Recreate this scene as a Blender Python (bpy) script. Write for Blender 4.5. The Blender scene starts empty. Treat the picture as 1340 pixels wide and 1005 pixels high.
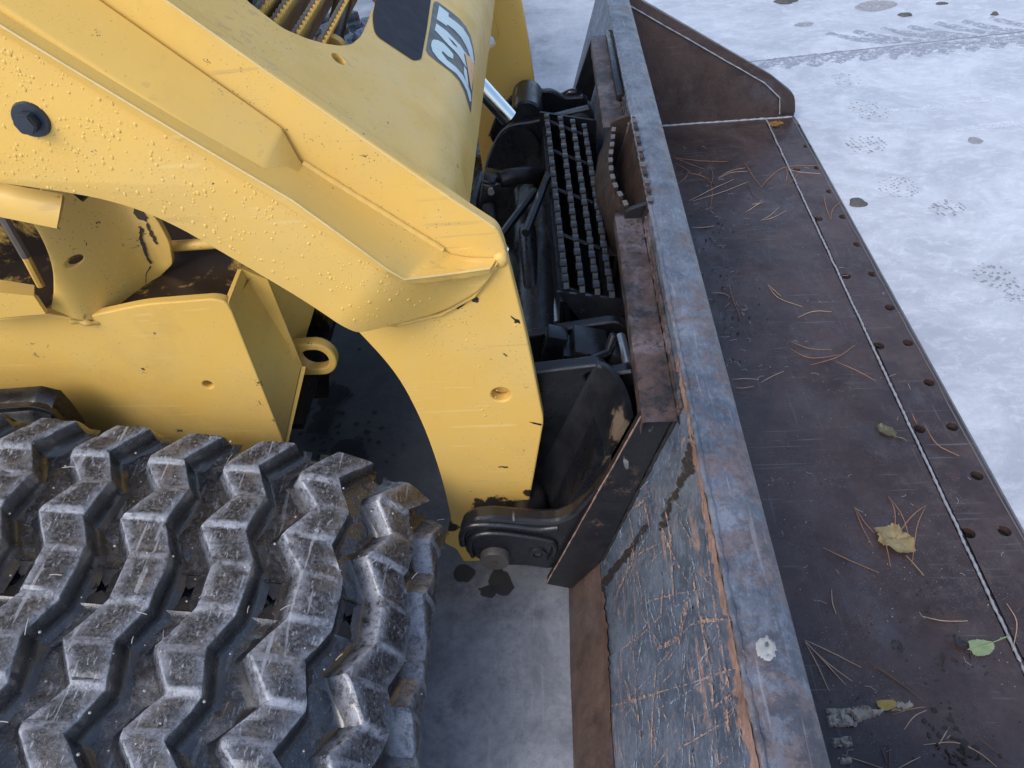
import bpy, bmesh, math, random
from mathutils import Vector, Matrix, noise
R = math.radians
S = bpy.context.scene
COL = S.collection
random.seed(7)

# ------------------------------------------------------------------ camera
F, CX, CY, HC = 970.0, 670.0, 502.5, 1.08
Yc = Vector((35, 962, 970)).normalized()
Zc = Vector((-118, 982, -970)); Zc = (Zc - Yc * Zc.dot(Yc)).normalized()
Xc = -Yc.cross(Zc)
if Xc.x < 0: Xc = -Xc
CAM = Vector((0, 0, HC))
right = Vector((Xc.x, Yc.x, Zc.x)); up = Vector((Xc.y, Yc.y, Zc.y)); fwd = Vector((Xc.z, Yc.z, Zc.z))
cd = bpy.data.cameras.new("camera"); cam = bpy.data.objects.new("camera", cd); COL.objects.link(cam)
mw = Matrix((right, up, -fwd)).transposed().to_4x4(); mw.translation = CAM
cam.matrix_world = mw
cd.sensor_width = 36; cd.lens = F / 1340 * 36; cd.clip_start = .02; cd.clip_end = 400
S.camera = cam

def P(px, py, x=None, y=None, z=None):
    """point of the photograph carried out to the plane x=, y= or z= of the place"""
    d = right * (px - CX) + up * (CY - py) + fwd * F
    if x is not None: t = (x - CAM.x) / d.x
    elif y is not None: t = (y - CAM.y) / d.y
    else: t = (z - CAM.z) / d.z
    return CAM + d * t
def XZ(pts, y): return [(p.x, p.z) for p in (P(a, b, y=y) for a, b in pts)]

# ------------------------------------------------------------------ light
W = bpy.data.worlds.new("World"); S.world = W; W.use_nodes = True
nt = W.node_tree; bg = nt.nodes["Background"]
sky = nt.nodes.new("ShaderNodeTexSky"); sky.sky_type = 'NISHITA'; sky.sun_disc = False
SUN_EL, SUN_AZ = R(46), R(-142)     # azimuth: direction the light comes from, from +Y towards +X
sky.sun_elevation = SUN_EL; sky.sun_rotation = SUN_AZ
sky.air_density = 1.0; sky.dust_density = 2.0; sky.ozone_density = 1.0
nt.links.new(sky.outputs[0], bg.inputs[0]); bg.inputs[1].default_value = 0.15
sl = bpy.data.lights.new("sun", 'SUN'); sl.energy = 1.0; sl.angle = R(30); sl.color = (1, .95, .88)
so = bpy.data.objects.new("sun", sl); COL.objects.link(so)
sd = Vector((math.sin(SUN_AZ) * math.cos(SUN_EL), math.cos(SUN_AZ) * math.cos(SUN_EL), math.sin(SUN_EL)))
so.rotation_euler = sd.to_track_quat('Z', 'Y').to_euler()
S.view_settings.view_transform = 'Standard'; S.view_settings.look = 'None'
S.view_settings.exposure = 0.72; S.view_settings.gamma = 1

# ------------------------------------------------------------------ material helpers
class M:
    def __init__(s, name):
        s.m = bpy.data.materials.new(name); s.m.use_nodes = True
        s.t = s.m.node_tree; s.b = s.t.nodes["Principled BSDF"]; s.co = None
    def N(s, ty, **k):
        n = s.t.nodes.new(ty)
        for a, v in k.items(): setattr(n, a, v)
        return n
    def L(s, v, inp):
        if isinstance(v, (int, float)): inp.default_value = v
        elif isinstance(v, (tuple, list)): inp.default_value = v if len(v) == 4 or inp.type == 'VECTOR' else (*v, 1)
        else: s.t.links.new(v, inp)
    def obj(s):
        if s.co is None: s.co = s.N("ShaderNodeTexCoord").outputs["Object"]
        return s.co
    def map(s, scale=(1, 1, 1), rot=(0, 0, 0), loc=(0, 0, 0)):
        n = s.N("ShaderNodeMapping"); s.L(s.obj(), n.inputs[0])
        n.inputs["Scale"].default_value = scale; n.inputs["Rotation"].default_value = rot; n.inputs["Location"].default_value = loc
        return n.outputs[0]
    def noise(s, scale, detail=4, rough=.6, vec=None, dist=0):
        n = s.N("ShaderNodeTexNoise"); s.L(vec if vec is not None else s.obj(), n.inputs["Vector"])
        n.inputs["Scale"].default_value = scale; n.inputs["Detail"].default_value = detail
        n.inputs["Roughness"].default_value = rough; n.inputs["Distortion"].default_value = dist
        return n.outputs["Fac"]
    def vor(s, scale, vec=None, feat='F1', rnd=1):
        n = s.N("ShaderNodeTexVoronoi", feature=feat); s.L(vec if vec is not None else s.obj(), n.inputs["Vector"])
        n.inputs["Scale"].default_value = scale; n.inputs["Randomness"].default_value = rnd
        return n.outputs["Distance"]
    def st(s, v, a, b, lo=0, hi=1):
        n = s.N("ShaderNodeMapRange"); n.clamp = True
        s.L(v, n.inputs[0]); n.inputs[1].default_value = a; n.inputs[2].default_value = b
        n.inputs[3].default_value = lo; n.inputs[4].default_value = hi
        return n.outputs[0]
    def ma(s, op, a, b=0):
        n = s.N("ShaderNodeMath", operation=op); s.L(a, n.inputs[0]); s.L(b, n.inputs[1]); return n.outputs[0]
    def mix(s, f, a, b):
        n = s.N("ShaderNodeMix", data_type='RGBA'); s.L(f, n.inputs[0]); s.L(a, n.inputs[6]); s.L(b, n.inputs[7]); return n.outputs[2]
    def xyz(s):
        n = s.N("ShaderNodeSeparateXYZ"); s.L(s.obj(), n.inputs[0]); return n.outputs
    def near(s, c, r0, r1):
        n = s.N("ShaderNodeVectorMath", operation='DISTANCE'); s.L(s.obj(), n.inputs[0]); n.inputs[1].default_value = c
        return s.st(n.outputs["Value"], r0, r1, 1, 0)
    def bump(s, h, strength=.3, dist=.002, prev=None):
        n = s.N("ShaderNodeBump"); s.L(h, n.inputs["Height"]); n.inputs["Strength"].default_value = strength; n.inputs["Distance"].default_value = dist
        if prev is not None: s.L(prev, n.inputs["Normal"])
        return n.outputs[0]
    def out(s, col, rough=.5, normal=None, metal=0, spec=None, coat=None, alpha=None):
        s.L(col, s.b.inputs["Base Color"]); s.L(rough, s.b.inputs["Roughness"]); s.L(metal, s.b.inputs["Metallic"])
        if normal is not None: s.L(normal, s.b.inputs["Normal"])
        if spec is not None: s.L(spec, s.b.inputs["Specular IOR Level"])
        if coat is not None: s.L(coat, s.b.inputs["Coat Weight"]); s.b.inputs["Coat Roughness"].default_value = .12
        if alpha is not None: s.L(alpha, s.b.inputs["Alpha"])
        return s.m

def yellow(name, soot=0.0, chips=.0, dirt=.5, spots=()):
    m = M(name)
    base = m.mix(m.st(m.noise(5, 5), .3, .7), (.74, .475, .118), (.70, .44, .105))
    grime = m.st(m.noise(9, 7, .7), .52, .8, 0, .38 * dirt)
    c = m.mix(grime, base, (.33, .20, .06))
    speck = m.ma('MULTIPLY', m.st(m.vor(170), .10, .16, 1, 0), m.st(m.noise(14, 3), .5, .62))
    c = m.mix(m.ma('MULTIPLY', speck, .75), c, (.05, .035, .02))
    st = m.ma('MULTIPLY', m.st(m.noise(60, 4, .6, m.map((1, 1, .12))), .62, .72), m.st(m.noise(4, 2), .5, .65))
    c = m.mix(m.ma('MULTIPLY', st, .35 * dirt), c, (.22, .13, .05))
    for (rt, scl) in (((0, .75, 0), 90), ((.3, -.4, .2), 120), ((0, 1.9, .4), 100)):
        s1 = m.ma('MULTIPLY', m.st(m.noise(scl, 2, .4, m.map((.045, 1, 1), rt)), .685, .70), m.st(m.noise(6, 4), .50, .58))
        c = m.mix(m.ma('MULTIPLY', s1, .32), c, (.36, .25, .12))
        s2 = m.ma('MULTIPLY', m.st(m.noise(scl * 1.4, 2, .4, m.map((.06, 1, 1), rt, (3, 2, 1))), .69, .70), m.st(m.noise(8, 4), .50, .58))
        c = m.mix(m.ma('MULTIPLY', s2, .25), c, (.84, .66, .34))
    dul = m.st(m.noise(3.5, 7, .72), .46, .6, 0, .30)
    c = m.mix(dul, c, (.62, .47, .20))
    fsp = m.ma('MULTIPLY', m.st(m.vor(420), .12, .2, 1, 0), m.st(m.noise(20, 4), .50, .58))
    c = m.mix(m.ma('MULTIPLY', fsp, .5), c, (.16, .10, .05))
    sp = m.ma('MULTIPLY', m.st(m.noise(55, 6, .75), .665 - .08 * chips, .68 - .08 * chips), m.st(m.noise(7, 2), .5, .56))
    c = m.mix(sp, c, (.06, .045, .04))
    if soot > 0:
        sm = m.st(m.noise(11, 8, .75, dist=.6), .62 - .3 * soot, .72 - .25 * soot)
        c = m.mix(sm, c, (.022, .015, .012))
    for (p, r0, r1) in spots:
        k = m.near(p, r0, r1)
        k = m.st(m.ma('ADD', k, m.ma('MULTIPLY', m.ma('SUBTRACT', m.noise(70, 6, .8), .5), 1.6)), .45, .55)
        c = m.mix(k, c, (.035, .028, .025))
    bp = m.bump(m.noise(330, 2), .10, .0006)
    bp = m.bump(m.noise(22, 3), .06, .004, bp)
    return m.out(c, m.st(m.noise(18, 6, .7), .4, .6, .30, .50), bp, spec=.38)

def black(name, rust=.15, gloss=.3, spots=()):
    m = M(name)
    c = m.mix(m.st(m.noise(12, 6, .7), .35, .7), (.006, .0065, .009), (.013, .014, .018))
    r = m.ma('MULTIPLY', m.st(m.noise(24, 9, .75), .64 - rust * .25, .70 - rust * .25), m.st(m.noise(5, 3), .45, .6))
    c = m.mix(r, c, (.095, .055, .038))
    sc = m.ma('MULTIPLY', m.st(m.noise(70, 3, .5, m.map((1, .08, .3), (.3, .2, .6))), .69, .72), m.st(m.noise(9, 3), .5, .6))
    c = m.mix(m.ma('MULTIPLY', sc, .8), c, (.22, .24, .27))
    for (p, r0, r1, cc) in spots:
        k = m.st(m.ma('ADD', m.near(p, r0, r1), m.ma('MULTIPLY', m.ma('SUBTRACT', m.noise(60, 7, .8), .5), 1.5)), .42, .62)
        c = m.mix(m.ma('MULTIPLY', k, .85), c, cc)
    bp = m.bump(m.noise(90, 6, .7), .35, .0015); bp = m.bump(m.noise(18, 3), .25, .006, bp)
    return m.out(c, m.st(m.noise(30, 5), .3, .7, gloss, gloss + .28), bp, spec=.6)

def plain(name, col, rough=.5, metal=0, bumpk=.15, var=.3):
    m = M(name)
    c = m.mix(m.st(m.noise(40, 6, .7), .3, .7, 0, var), col, tuple(v * .35 for v in col))
    return m.out(c, m.st(m.noise(55, 4), .3, .7, max(.03, rough - .1), rough + .12), m.bump(m.noise(120, 5, .65), bumpk, .0012), metal)

MY = yellow("yellow_paint", spots=[(P(430, 392, y=.64), .0, .02)])
MYC = yellow("yellow_paint_chassis", chips=.35, dirt=1.0)
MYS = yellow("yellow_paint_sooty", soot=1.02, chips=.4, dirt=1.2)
MYE = yellow("yellow_paint_arm_end", chips=.15, spots=[(P(690, 645, y=.675), .0, .016), (P(650, 672, y=.675), .02, .06), (P(588, 690, y=.675), .0, .028), (P(640, 668, y=.675), .01, .05), (P(622, 392, y=.675), .0, .008), (P(676, 420, y=.675), .0, .007)])
MB = black("black_paint", .0, .17)
MBD = black("black_paint_dish", .0, .26, [(P(812, 560, y=.63), .0, .045, (.16, .12, .085)), (P(800, 600, y=.63), .0, .03, (.12, .09, .065))])
MBR = black("black_paint_rusty", .75, .4)

def m_backplate():
    m = M("scratched_blue_steel")
    c = m.mix(m.st(m.noise(14, 9, .75), .40, .60), (.080, .105, .150), (.165, .205, .275))
    fl1 = m.st(m.noise(300, 3, .6, m.map((1, .32, .4), (.25, .1, .5))), .54, .64)
    c = m.mix(m.ma('MULTIPLY', fl1, .35), c, (.27, .33, .43))
    fl2 = m.st(m.noise(260, 3, .6, m.map((1, .3, .5), (.3, -.1, .5), (4, 1, 2))), .55, .63)
    c = m.mix(m.ma('MULTIPLY', fl2, .22), c, (.035, .047, .075))
    rr = None
    for sc, mp, rot in ((150, (1, .030, .030), (0, 0, .1)), (170, (1, .035, .04), (.5, .2, -.4)), (130, (.035, .04, 1), (-.6, .1, .9))):
        s1 = m.ma('MULTIPLY', m.st(m.noise(sc, 2, .4, m.map(mp, rot)), .655, .685), m.st(m.noise(9, 5, .7), .48, .56))
        rr = s1 if rr is None else m.ma('MAXIMUM', rr, s1)
    pat = m.ma('MULTIPLY', m.st(m.noise(48, 9, .82, dist=.4), .555, .60), m.st(m.noise(8, 4), .49, .56))
    rr = m.ma('MAXIMUM', rr, pat)
    rust = m.mix(m.st(m.noise(140, 6, .7), .42, .58), (.36, .235, .185), (.23, .135, .10))
    c = m.mix(m.ma('MULTIPLY', rr, .72), c, rust)
    dk = m.ma('MULTIPLY', m.st(m.noise(60, 5, .7, m.map((1, .5, .5), (.2, .2, .6), (7, 1, 2))), .64, .66), m.st(m.noise(10, 3), .5, .56))
    c = m.mix(dk, c, (.012, .012, .014))
    bp = m.bump(fl1, .25, .0012); bp = m.bump(m.noise(75, 7, .75), .35, .002, bp); bp = m.bump(rr, -.25, .001, bp)
    return m.out(c, m.st(m.noise(40, 6, .7), .4, .6, .26, .5), bp, m.ma('MULTIPLY', m.ma('SUBTRACT', 1, rr), .3), spec=.7)
MBP = m_backplate()

def m_beam():
    m = M("worn_beam_steel")
    x, y, z = m.xyz()
    c = m.mix(m.st(m.noise(9, 9, .75), .40, .60), (.075, .095, .132), (.20, .222, .27))
    fl1 = m.st(m.noise(280, 3, .6, m.map((1, .35, 1), (0, 0, .6))), .53, .64)
    c = m.mix(m.ma('MULTIPLY', fl1, .22), c, (.33, .36, .42))
    fl2 = m.st(m.noise(240, 4, .65, m.map((1, .5, 1), (0, 0, .5), (2, 5, 1))), .53, .62)
    c = m.mix(m.ma('MULTIPLY', fl2, .28), c, (.055, .065, .09))
    rf = m.ma('ADD', m.ma('ADD', m.noise(11, 11, .78, dist=.3), m.st(y, .3, 1.3, .035, -.03)), m.st(x, .150, .190, -.015, .07))
    rr = m.st(rf, .49, .57)
    rust = m.mix(m.st(m.noise(150, 6, .75), .42, .58), (.185, .135, .125), (.120, .083, .078))
    c = m.mix(m.ma('MULTIPLY', rr, .75), c, rust)
    near = m.st(y, .2, 1.0, 1, .1)
    dk = m.ma('MULTIPLY', m.st(m.noise(26, 10, .8), .49, .55), near)
    c = m.mix(m.ma('MULTIPLY', dk, .62), c, (.035, .044, .062))
    sc = m.st(m.noise(200, 2, .5, m.map((1, .05, 1), (0, 0, -.5))), .66, .70)
    c = m.mix(m.ma('MULTIPLY', sc, .3), c, (.36, .37, .40))
    wf = m.ma('MULTIPLY', m.st(m.vor(230), .05, .1, 1, 0), m.st(m.noise(14, 4), .5, .6))
    c = m.mix(m.ma('MULTIPLY', wf, .6), c, (.5, .52, .55))
    bp = m.bump(m.noise(160, 8, .8), .45, .0016)
    return m.out(c, m.st(m.noise(40, 7, .7), .4, .6, .32, .56), bp, .15, spec=.55)
MBEAM = m_beam()

def rusty(name, a, b, rough=.65, blue=.0, sheen=(.1, .1, .12)):
    m = M(name)
    c = m.mix(m.st(m.noise(22, 9, .75), .35, .68), a, b)
    c = m.mix(m.ma('MULTIPLY', m.st(m.noise(9, 6, .7), .5, .7), blue), c, sheen)
    bp = m.bump(m.noise(150, 8, .75), .5, .002); bp = m.bump(m.noise(35, 4), .3, .003, bp)
    return m.out(c, m.st(m.noise(40, 5), .3, .7, rough - .15, rough + .15), bp)
MRUST = rusty("brown_rust", (.060, .034, .026), (.15, .085, .062))
MORANGE = rusty("orange_rust_weld", (.135, .075, .058), (.34, .225, .185), .75)
def m_rail():
    m = M("rail_rust_lilac")
    c = m.mix(m.st(m.noise(24, 9, .8), .42, .58), (.013, .013, .017), (.085, .054, .046))
    li = m.ma('MULTIPLY', m.st(m.noise(9, 6, .7, None, .4), .47, .58), m.st(m.noise(120, 8, .8), .40, .52))
    c = m.mix(m.ma('MULTIPLY', li, .7), c, (.17, .15, .17))
    c = m.mix(m.st(m.noise(70, 8, .8, m.map((1, 1, 1), (0, 0, 0), (3, 3, 3))), .55, .60, 0, .9), c, (.014, .014, .018))
    return m.out(c, .5, m.bump(m.noise(120, 8, .8), .5, .002))
MRAIL = m_rail()
MBAR = black("bar_scratched_black", .3, .33)
MHEEL = rusty("heel_brown", (.050, .033, .028), (.115, .076, .062), .55, .3, (.09, .1, .12))
def m_floor():
    m = M("bucket_floor_steel")
    c = m.mix(m.st(m.noise(4, 8, .72), .42, .6), (.039, .0245, .0235), (.076, .050, .046))
    c = m.mix(m.st(m.noise(26, 9, .78), .50, .64, 0, .6), c, (.090, .070, .064))
    c = m.mix(m.st(m.noise(14, 8, .75, None, .5), .55, .66, 0, .5), c, (.095, .050, .036))
    c = m.mix(m.st(m.noise(90, 8, .8), .52, .64, 0, .5), c, (.022, .018, .021))
    pol = m.ma('MULTIPLY', m.st(m.noise(6, 6, .7, m.map((1, .7, 1), (0, 0, .4))), .58, .67), .4)
    c = m.mix(pol, c, (.105, .105, .13))
    sc = m.ma('MULTIPLY', m.st(m.noise(220, 2, .4, m.map((.03, 1, 1), (0, 0, .12))), .66, .70), m.st(m.noise(6, 4), .46, .56))
    c = m.mix(m.ma('MULTIPLY', sc, .5), c, (.15, .145, .16))
    sc = m.ma('MULTIPLY', m.st(m.noise(190, 2, .4, m.map((1, .04, 1), (0, 0, .5))), .67, .70), m.st(m.noise(5, 4), .48, .56))
    c = m.mix(m.ma('MULTIPLY', sc, .4), c, (.13, .12, .13))
    dust = m.ma('MULTIPLY', m.st(m.vor(260), .10, .18, 1, 0), m.st(m.noise(9, 5), .47, .58))
    c = m.mix(m.ma('MULTIPLY', dust, .65), c, (.33, .31, .31))
    d2 = m.ma('MULTIPLY', m.st(m.vor(600), .14, .22, 1, 0), m.st(m.noise(13, 5), .50, .60))
    c = m.mix(m.ma('MULTIPLY', d2, .55), c, (.28, .27, .28))
    bp = m.bump(m.noise(160, 8, .8), .35, .0014); bp = m.bump(m.noise(6, 4), .3, .010, bp)
    return m.out(c, m.ma('SUBTRACT', m.st(m.noise(12, 7, .7), .38, .62, .30, .52), m.ma('MULTIPLY', pol, .25)), bp, spec=.6)
MFLOOR = m_floor()
MYW = plain("yellow_edge_highlight", (.78, .57, .24), .35, 0, .3, .25)  # pale yellow for arm edges: painted highlight as well as paint wear
MEDGEHI = plain("black_edge_highlight", (.085, .09, .105), .4, .3, .4, .8)  # lighter grey that paints the highlight on black edges
MCRK = plain("dirty_crack", (.060, .045, .035), .7, 0, .4, .6)
MFLKA = None
MFLK = plain("bare_rusty_black", (.011, .009, .009), .65, 0, .5)
MWELD = plain("weld_grey", (.42, .43, .47), .4, .3, .5)
MSTEPB = rusty("step_dark_rust", (.014, .011, .011), (.060, .036, .028), .5, .3, (.03, .03, .035))
MEDGE = plain("worn_edge_grey", (.17, .155, .15), .5, .3, .3)
MSTEEL = plain("bare_steel", (.5, .52, .55), .3, .9, .05)
MCHROME = plain("chrome_rod", (.75, .78, .80), .14, 1, .01, .05)
MBOLT = plain("dark_bolt", (.05, .065, .09), .35, .5, .3)
MPINF = plain("pin_face", (.085, .078, .075), .6, .2, .5)
MHOSE = plain("hose_rubber", (.012, .012, .014), .4, 0, .2)
MGRIP = plain("grip_patch", (.022, .026, .040), .85, 0, 1.0, .4)
MDEC = plain("decal_charcoal", (.035, .042, .065), .35, 0, .02, .1)
MDECW = plain("decal_silver_white", (.55, .68, .70), .35, 0, .02, .08)
MDECT = plain("decal_orange", (.80, .42, .14), .35, 0, .02, .05)
MTOOTH = plain("worn_tooth_grey", (.17, .155, .155), .45, .4, .4)
MTOOTHB = plain("polished_tooth_dark", (.035, .038, .045), .35, .3, .4)
MGLASS = plain("cab_window_dark", (.01, .012, .014), .08, 0, .01)

def m_rubber(name, dust):
    m = M(name)
    at_ = m.N("ShaderNodeAttribute"); at_.attribute_name = "dust"; top = at_.outputs["Fac"]
    at2 = m.N("ShaderNodeAttribute"); at2.attribute_name = "worn"; worn = at2.outputs["Fac"]
    oi = m.N("ShaderNodeObjectInfo").outputs["Random"]
    c = m.mix(m.st(m.noise(30, 8, .78), .40, .62), (.0045, .0055, .008), (.014, .0155, .020))
    # fine grey scuffing of the running surface
    scf = m.ma('MULTIPLY', m.st(m.noise(260, 6, .75), .44, .60), m.st(m.noise(28, 7, .75), .36, .56, .35, 1))
    c = m.mix(m.ma('MULTIPLY', m.ma('MULTIPLY', scf, top), .95), c, (.135, .142, .162))
    brn = m.ma('MULTIPLY', m.st(m.noise(17, 8, .75, m.map((1, 1, 1), (0, 0, 0), (5, 2, 1))), .50, .62), m.st(m.noise(140, 7, .8), .40, .55))
    c = m.mix(m.ma('MULTIPLY', brn, m.ma('ADD', m.ma('MULTIPLY', top, dust), .16)), c, (.165, .138, .120))
    fl1 = m.ma('MULTIPLY', m.st(m.noise(330, 3, .6, m.map((1, .3, .5), (0, 0, .5))), .60, .66), top)
    c = m.mix(m.ma('MULTIPLY', fl1, .7), c, (.34, .36, .41))
    we = m.ma('MULTIPLY', worn, m.st(m.noise(90, 8, .8), .38, .54))
    c = m.mix(m.ma('MULTIPLY', we, .9), c, (.38, .41, .49))
    cut = m.ma('MULTIPLY', m.st(m.noise(130, 2, .4, m.map((1, .06, 1), (0, 0, .8))), .66, .69), top)
    c = m.mix(m.ma('MULTIPLY', cut, .6), c, (.36, .38, .42))
    w = m.st(m.vor(300), .06, .12, 1, 0)
    c = m.mix(m.ma('MULTIPLY', m.ma('MULTIPLY', w, m.st(m.noise(18, 4), .48, .58)), .8), c, (.46, .47, .5))
    bp = m.bump(m.noise(260, 8, .8), .6, .0012); bp = m.bump(m.noise(60, 6, .75), .5, .003, bp)
    rg = m.ma('ADD', m.st(m.noise(40, 8, .75), .40, .62, .10, .30), m.ma('MULTIPLY', top, .14))
    return m.out(c, rg, bp, spec=1.0, coat=m.ma('MULTIPLY', m.ma('SUBTRACT', 1, top), .9))
MLUG = m_rubber("rubber_lug_dusty", .62)
MBELT = m_rubber("rubber_belt_wet", .45)

def m_ground():
    m = M("frosty_concrete")
    x, y, z = m.xyz()
    fr = m.st(m.ma('ADD', m.ma('ADD', x, m.ma('MULTIPLY', y, .18)), m.ma('MULTIPLY', m.ma('SUBTRACT', m.noise(3, 4), .5), .5)), .25, 1.0)
    bare = m.mix(m.st(m.noise(6, 9, .75, dist=.5), .40, .62), (.17, .19, .23), (.32, .345, .395))
    bare = m.mix(m.st(m.noise(75, 8, .8), .48, .62, 0, .45), bare, (.13, .14, .165))
    bare = m.mix(m.st(m.noise(140, 3, .5, m.map((1, .07, 1), (0, 0, -.6))), .60, .68, 0, .35), bare, (.34, .36, .40))
    bare = m.mix(m.st(m.noise(9, 8, .75, m.map((1, 1, 1), (0, 0, 0), (2, 7, 1))), .54, .64, 0, .6), bare, (.085, .092, .11))
    ice = m.mix(m.st(m.noise(3.0, 9, .74, dist=1.1), .42, .60), (.44, .468, .525), (.60, .63, .685))
    ice = m.mix(m.st(m.noise(20, 9, .8, m.map((1, 1.5, 1), (0, 0, .5)), .6), .50, .62, 0, .5), ice, (.74, .765, .81))
    ice = m.mix(m.st(m.noise(9, 10, .82, m.map((.5, 1.6, 1), (0, 0, .35)), .8), .53, .64, 0, .5), ice, (.38, .405, .46))
    ice = m.mix(m.st(m.noise(130, 8, .85), .52, .62, 0, .35), ice, (.40, .42, .46))
    sl = m.ma('MULTIPLY', m.st(m.vor(330), .08, .14, 1, 0), m.st(m.noise(5, 5), .50, .58))
    ice = m.mix(m.ma('MULTIPLY', sl, .6), ice, (.90, .91, .93))
    c = m.mix(fr, bare, ice)
    pit = m.ma('MULTIPLY', m.st(m.vor(55), .05, .12, 1, 0), m.st(m.noise(9, 3), .55, .66))
    c = m.mix(m.ma('MULTIPLY', pit, .55), c, (.14, .14, .15))
    # oil stain below the machine, with the machine's shade painted into its colour
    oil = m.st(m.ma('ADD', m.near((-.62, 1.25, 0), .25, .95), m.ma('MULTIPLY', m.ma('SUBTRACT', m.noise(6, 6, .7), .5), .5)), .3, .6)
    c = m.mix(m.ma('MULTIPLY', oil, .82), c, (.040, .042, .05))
    bp = m.bump(m.noise(18, 10, .8, dist=.5), .35, .004); bp = m.bump(m.noise(140, 6, .7), .25, .0015, bp)
    rg = m.st(m.noise(14, 6, .7), .35, .7, .28, .6)
    return m.out(c, rg, bp, spec=.5)
MGROUND = m_ground()
def decalmat(name, col, thr=.45, rough=.5, sc=70, amax=1):
    m = M(name)
    a = m.st(m.noise(sc, 9, .8), thr, thr + .1, 0, amax)
    return m.out(col, rough, alpha=a)
MFLKA = decalmat('flake_dark', (.026, .021, .019), .40, .6, 110)
MPRINT = decalmat("print_mud", (.27, .275, .285), .47, .5)
MOIL = decalmat("oil_dark", (.045, .050, .060), .30, .28, 90, .8)
MTYRE = decalmat("tyre_print_wet", (.34, .355, .42), .44, .4, 45, .7)
MTYREW = decalmat("tyre_print_frost", (.84, .86, .92), .47, .6, 45, .6)
MNEEDLE = plain("needle_orange", (.40, .20, .10), .55, 0, .1, .4)
MNEEDLEP = plain("needle_pale", (.52, .36, .25), .55, 0, .1, .35)
MNEEDLED = plain("needle_dark", (.15, .075, .05), .5, 0, .1, .4)
MCRUMB = plain("soil_crumb", (.040, .034, .032), .7, 0, .4)
MLINT = plain("pale_fleck", (.42, .40, .38), .7, 0, .2)
MCEM = plain("dried_cement", (.44, .40, .345), .9, 0, 1.2, .5)
MSTONE = plain("pebble_dark", (.11, .105, .10), .7, 0, .8, .5)
MLEAFY = plain("leaf_brown_yellow", (.36, .29, .14), .6, 0, .6, .6)
MLEAFG = plain("leaf_green", (.29, .37, .19), .5, 0, .3, .45)
MLEAFD = plain("leaf_dark", (.12, .115, .06), .45, 0, .5, .6)
MLEAFO = plain("leaf_gold", (.42, .30, .07), .5, 0, .5, .6)
MLEAFB = plain("leaf_black", (.03, .028, .03), .4, 0, .5, .6)
def m_water():
    m = M("water_on_paint"); return m.out((.74, .485, .13), .06, spec=.5)
MWATER = m_water()

# ------------------------------------------------------------------ object helpers
def link(name, me, mat, parent=None, label=None, cat=None, group=None, kind=None, loc=None):
    o = bpy.data.objects.new(name, me); COL.objects.link(o)
    if mat is not None:
        if not me.materials: me.materials.append(mat)
    if parent is not None:
        o.parent = parent
        o.matrix_parent_inverse = Matrix.Translation(-root_loc(parent))
    if label: o['label'] = label
    if cat: o['category'] = cat
    if group: o['group'] = group
    if kind: o['kind'] = kind
    if loc is not None: o.location = loc
    return o
def root_loc(o):
    return Vector(o.get('_w', o.location))
def thing(name, label, cat, loc, group=None):
    o = bpy.data.objects.new(name, None); COL.objects.link(o); o.location = loc; o.empty_display_size = .05
    o['label'] = label; o['category'] = cat
    if group: o['group'] = group
    return o
def finish(me, ang=38):
    for p in me.polygons: p.use_smooth = True
    me.set_sharp_from_angle(angle=R(ang)); me.update()
def mesh(name, verts, faces, ang=38):
    me = bpy.data.meshes.new(name); me.from_pydata([tuple(v) for v in verts], [], faces); me.validate(); finish(me, ang); return me
def from_bm(name, bm, ang=38):
    bmesh.ops.recalc_face_normals(bm, faces=bm.faces)
    me = bpy.data.meshes.new(name); bm.to_mesh(me); bm.free(); finish(me, ang); return me

def rnd(pts, rad, seg=6):
    """round the corners of a closed outline; rad number or list"""
    out = []; n = len(pts)
    for i in range(n):
        a, b, c = Vector(pts[i - 1]), Vector(pts[i]), Vector(pts[(i + 1) % n])
        r = rad[i] if isinstance(rad, (list, tuple)) else rad
        if r <= 0: out.append(tuple(b)); continue
        d1, d2 = (a - b), (c - b); l = min(r, d1.length * .48, d2.length * .48)
        p, q = b + d1.normalized() * l, b + d2.normalized() * l
        for k in range(seg + 1):
            t = k / seg; out.append(tuple(p * (1 - t) ** 2 + b * 2 * t * (1 - t) + q * t * t))
    return out
def circ(c, r, n=24, r2=None):
    return [(c[0] + r * math.cos(2 * math.pi * k / n), c[1] + (r2 or r) * math.sin(2 * math.pi * k / n)) for k in range(n)]
def plate_mesh(name, outline, holes, frame, t, bevel=.001):
    """flat plate: outline in (u,v), front face on the frame's plane, thickness away from N"""
    O, U, V, Nn = frame
    cu = bpy.data.curves.new("tmp", 'CURVE'); cu.dimensions = '2D'; cu.fill_mode = 'BOTH'
    bevel = min(bevel, t * .45)
    cu.extrude = max(0, t / 2 - bevel); cu.bevel_depth = bevel; cu.bevel_resolution = 1; cu.offset = -bevel
    for ring in [outline] + list(holes):
        sp = cu.splines.new('POLY'); sp.points.add(len(ring) - 1); sp.use_cyclic_u = True
        for p, q in zip(sp.points, ring): p.co = (q[0], q[1], 0, 1)
    ob = bpy.data.objects.new("tmp", cu)
    me = bpy.data.meshes.new_from_object(ob); bpy.data.objects.remove(ob); bpy.data.curves.remove(cu)
    for v in me.vertices:
        u, w, h = v.co; v.co = O + U * u + V * w + Nn * (h - t / 2)
    bm = bmesh.new(); bm.from_mesh(me); bpy.data.meshes.remove(me)
    bmesh.ops.remove_doubles(bm, verts=bm.verts, dist=1e-6)
    return from_bm(name, bm, 16)
def fy(y): return (Vector((0, y, 0)), Vector((1, 0, 0)), Vector((0, 0, 1)), Vector((0, -1, 0)))   # faces the camera side
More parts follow.
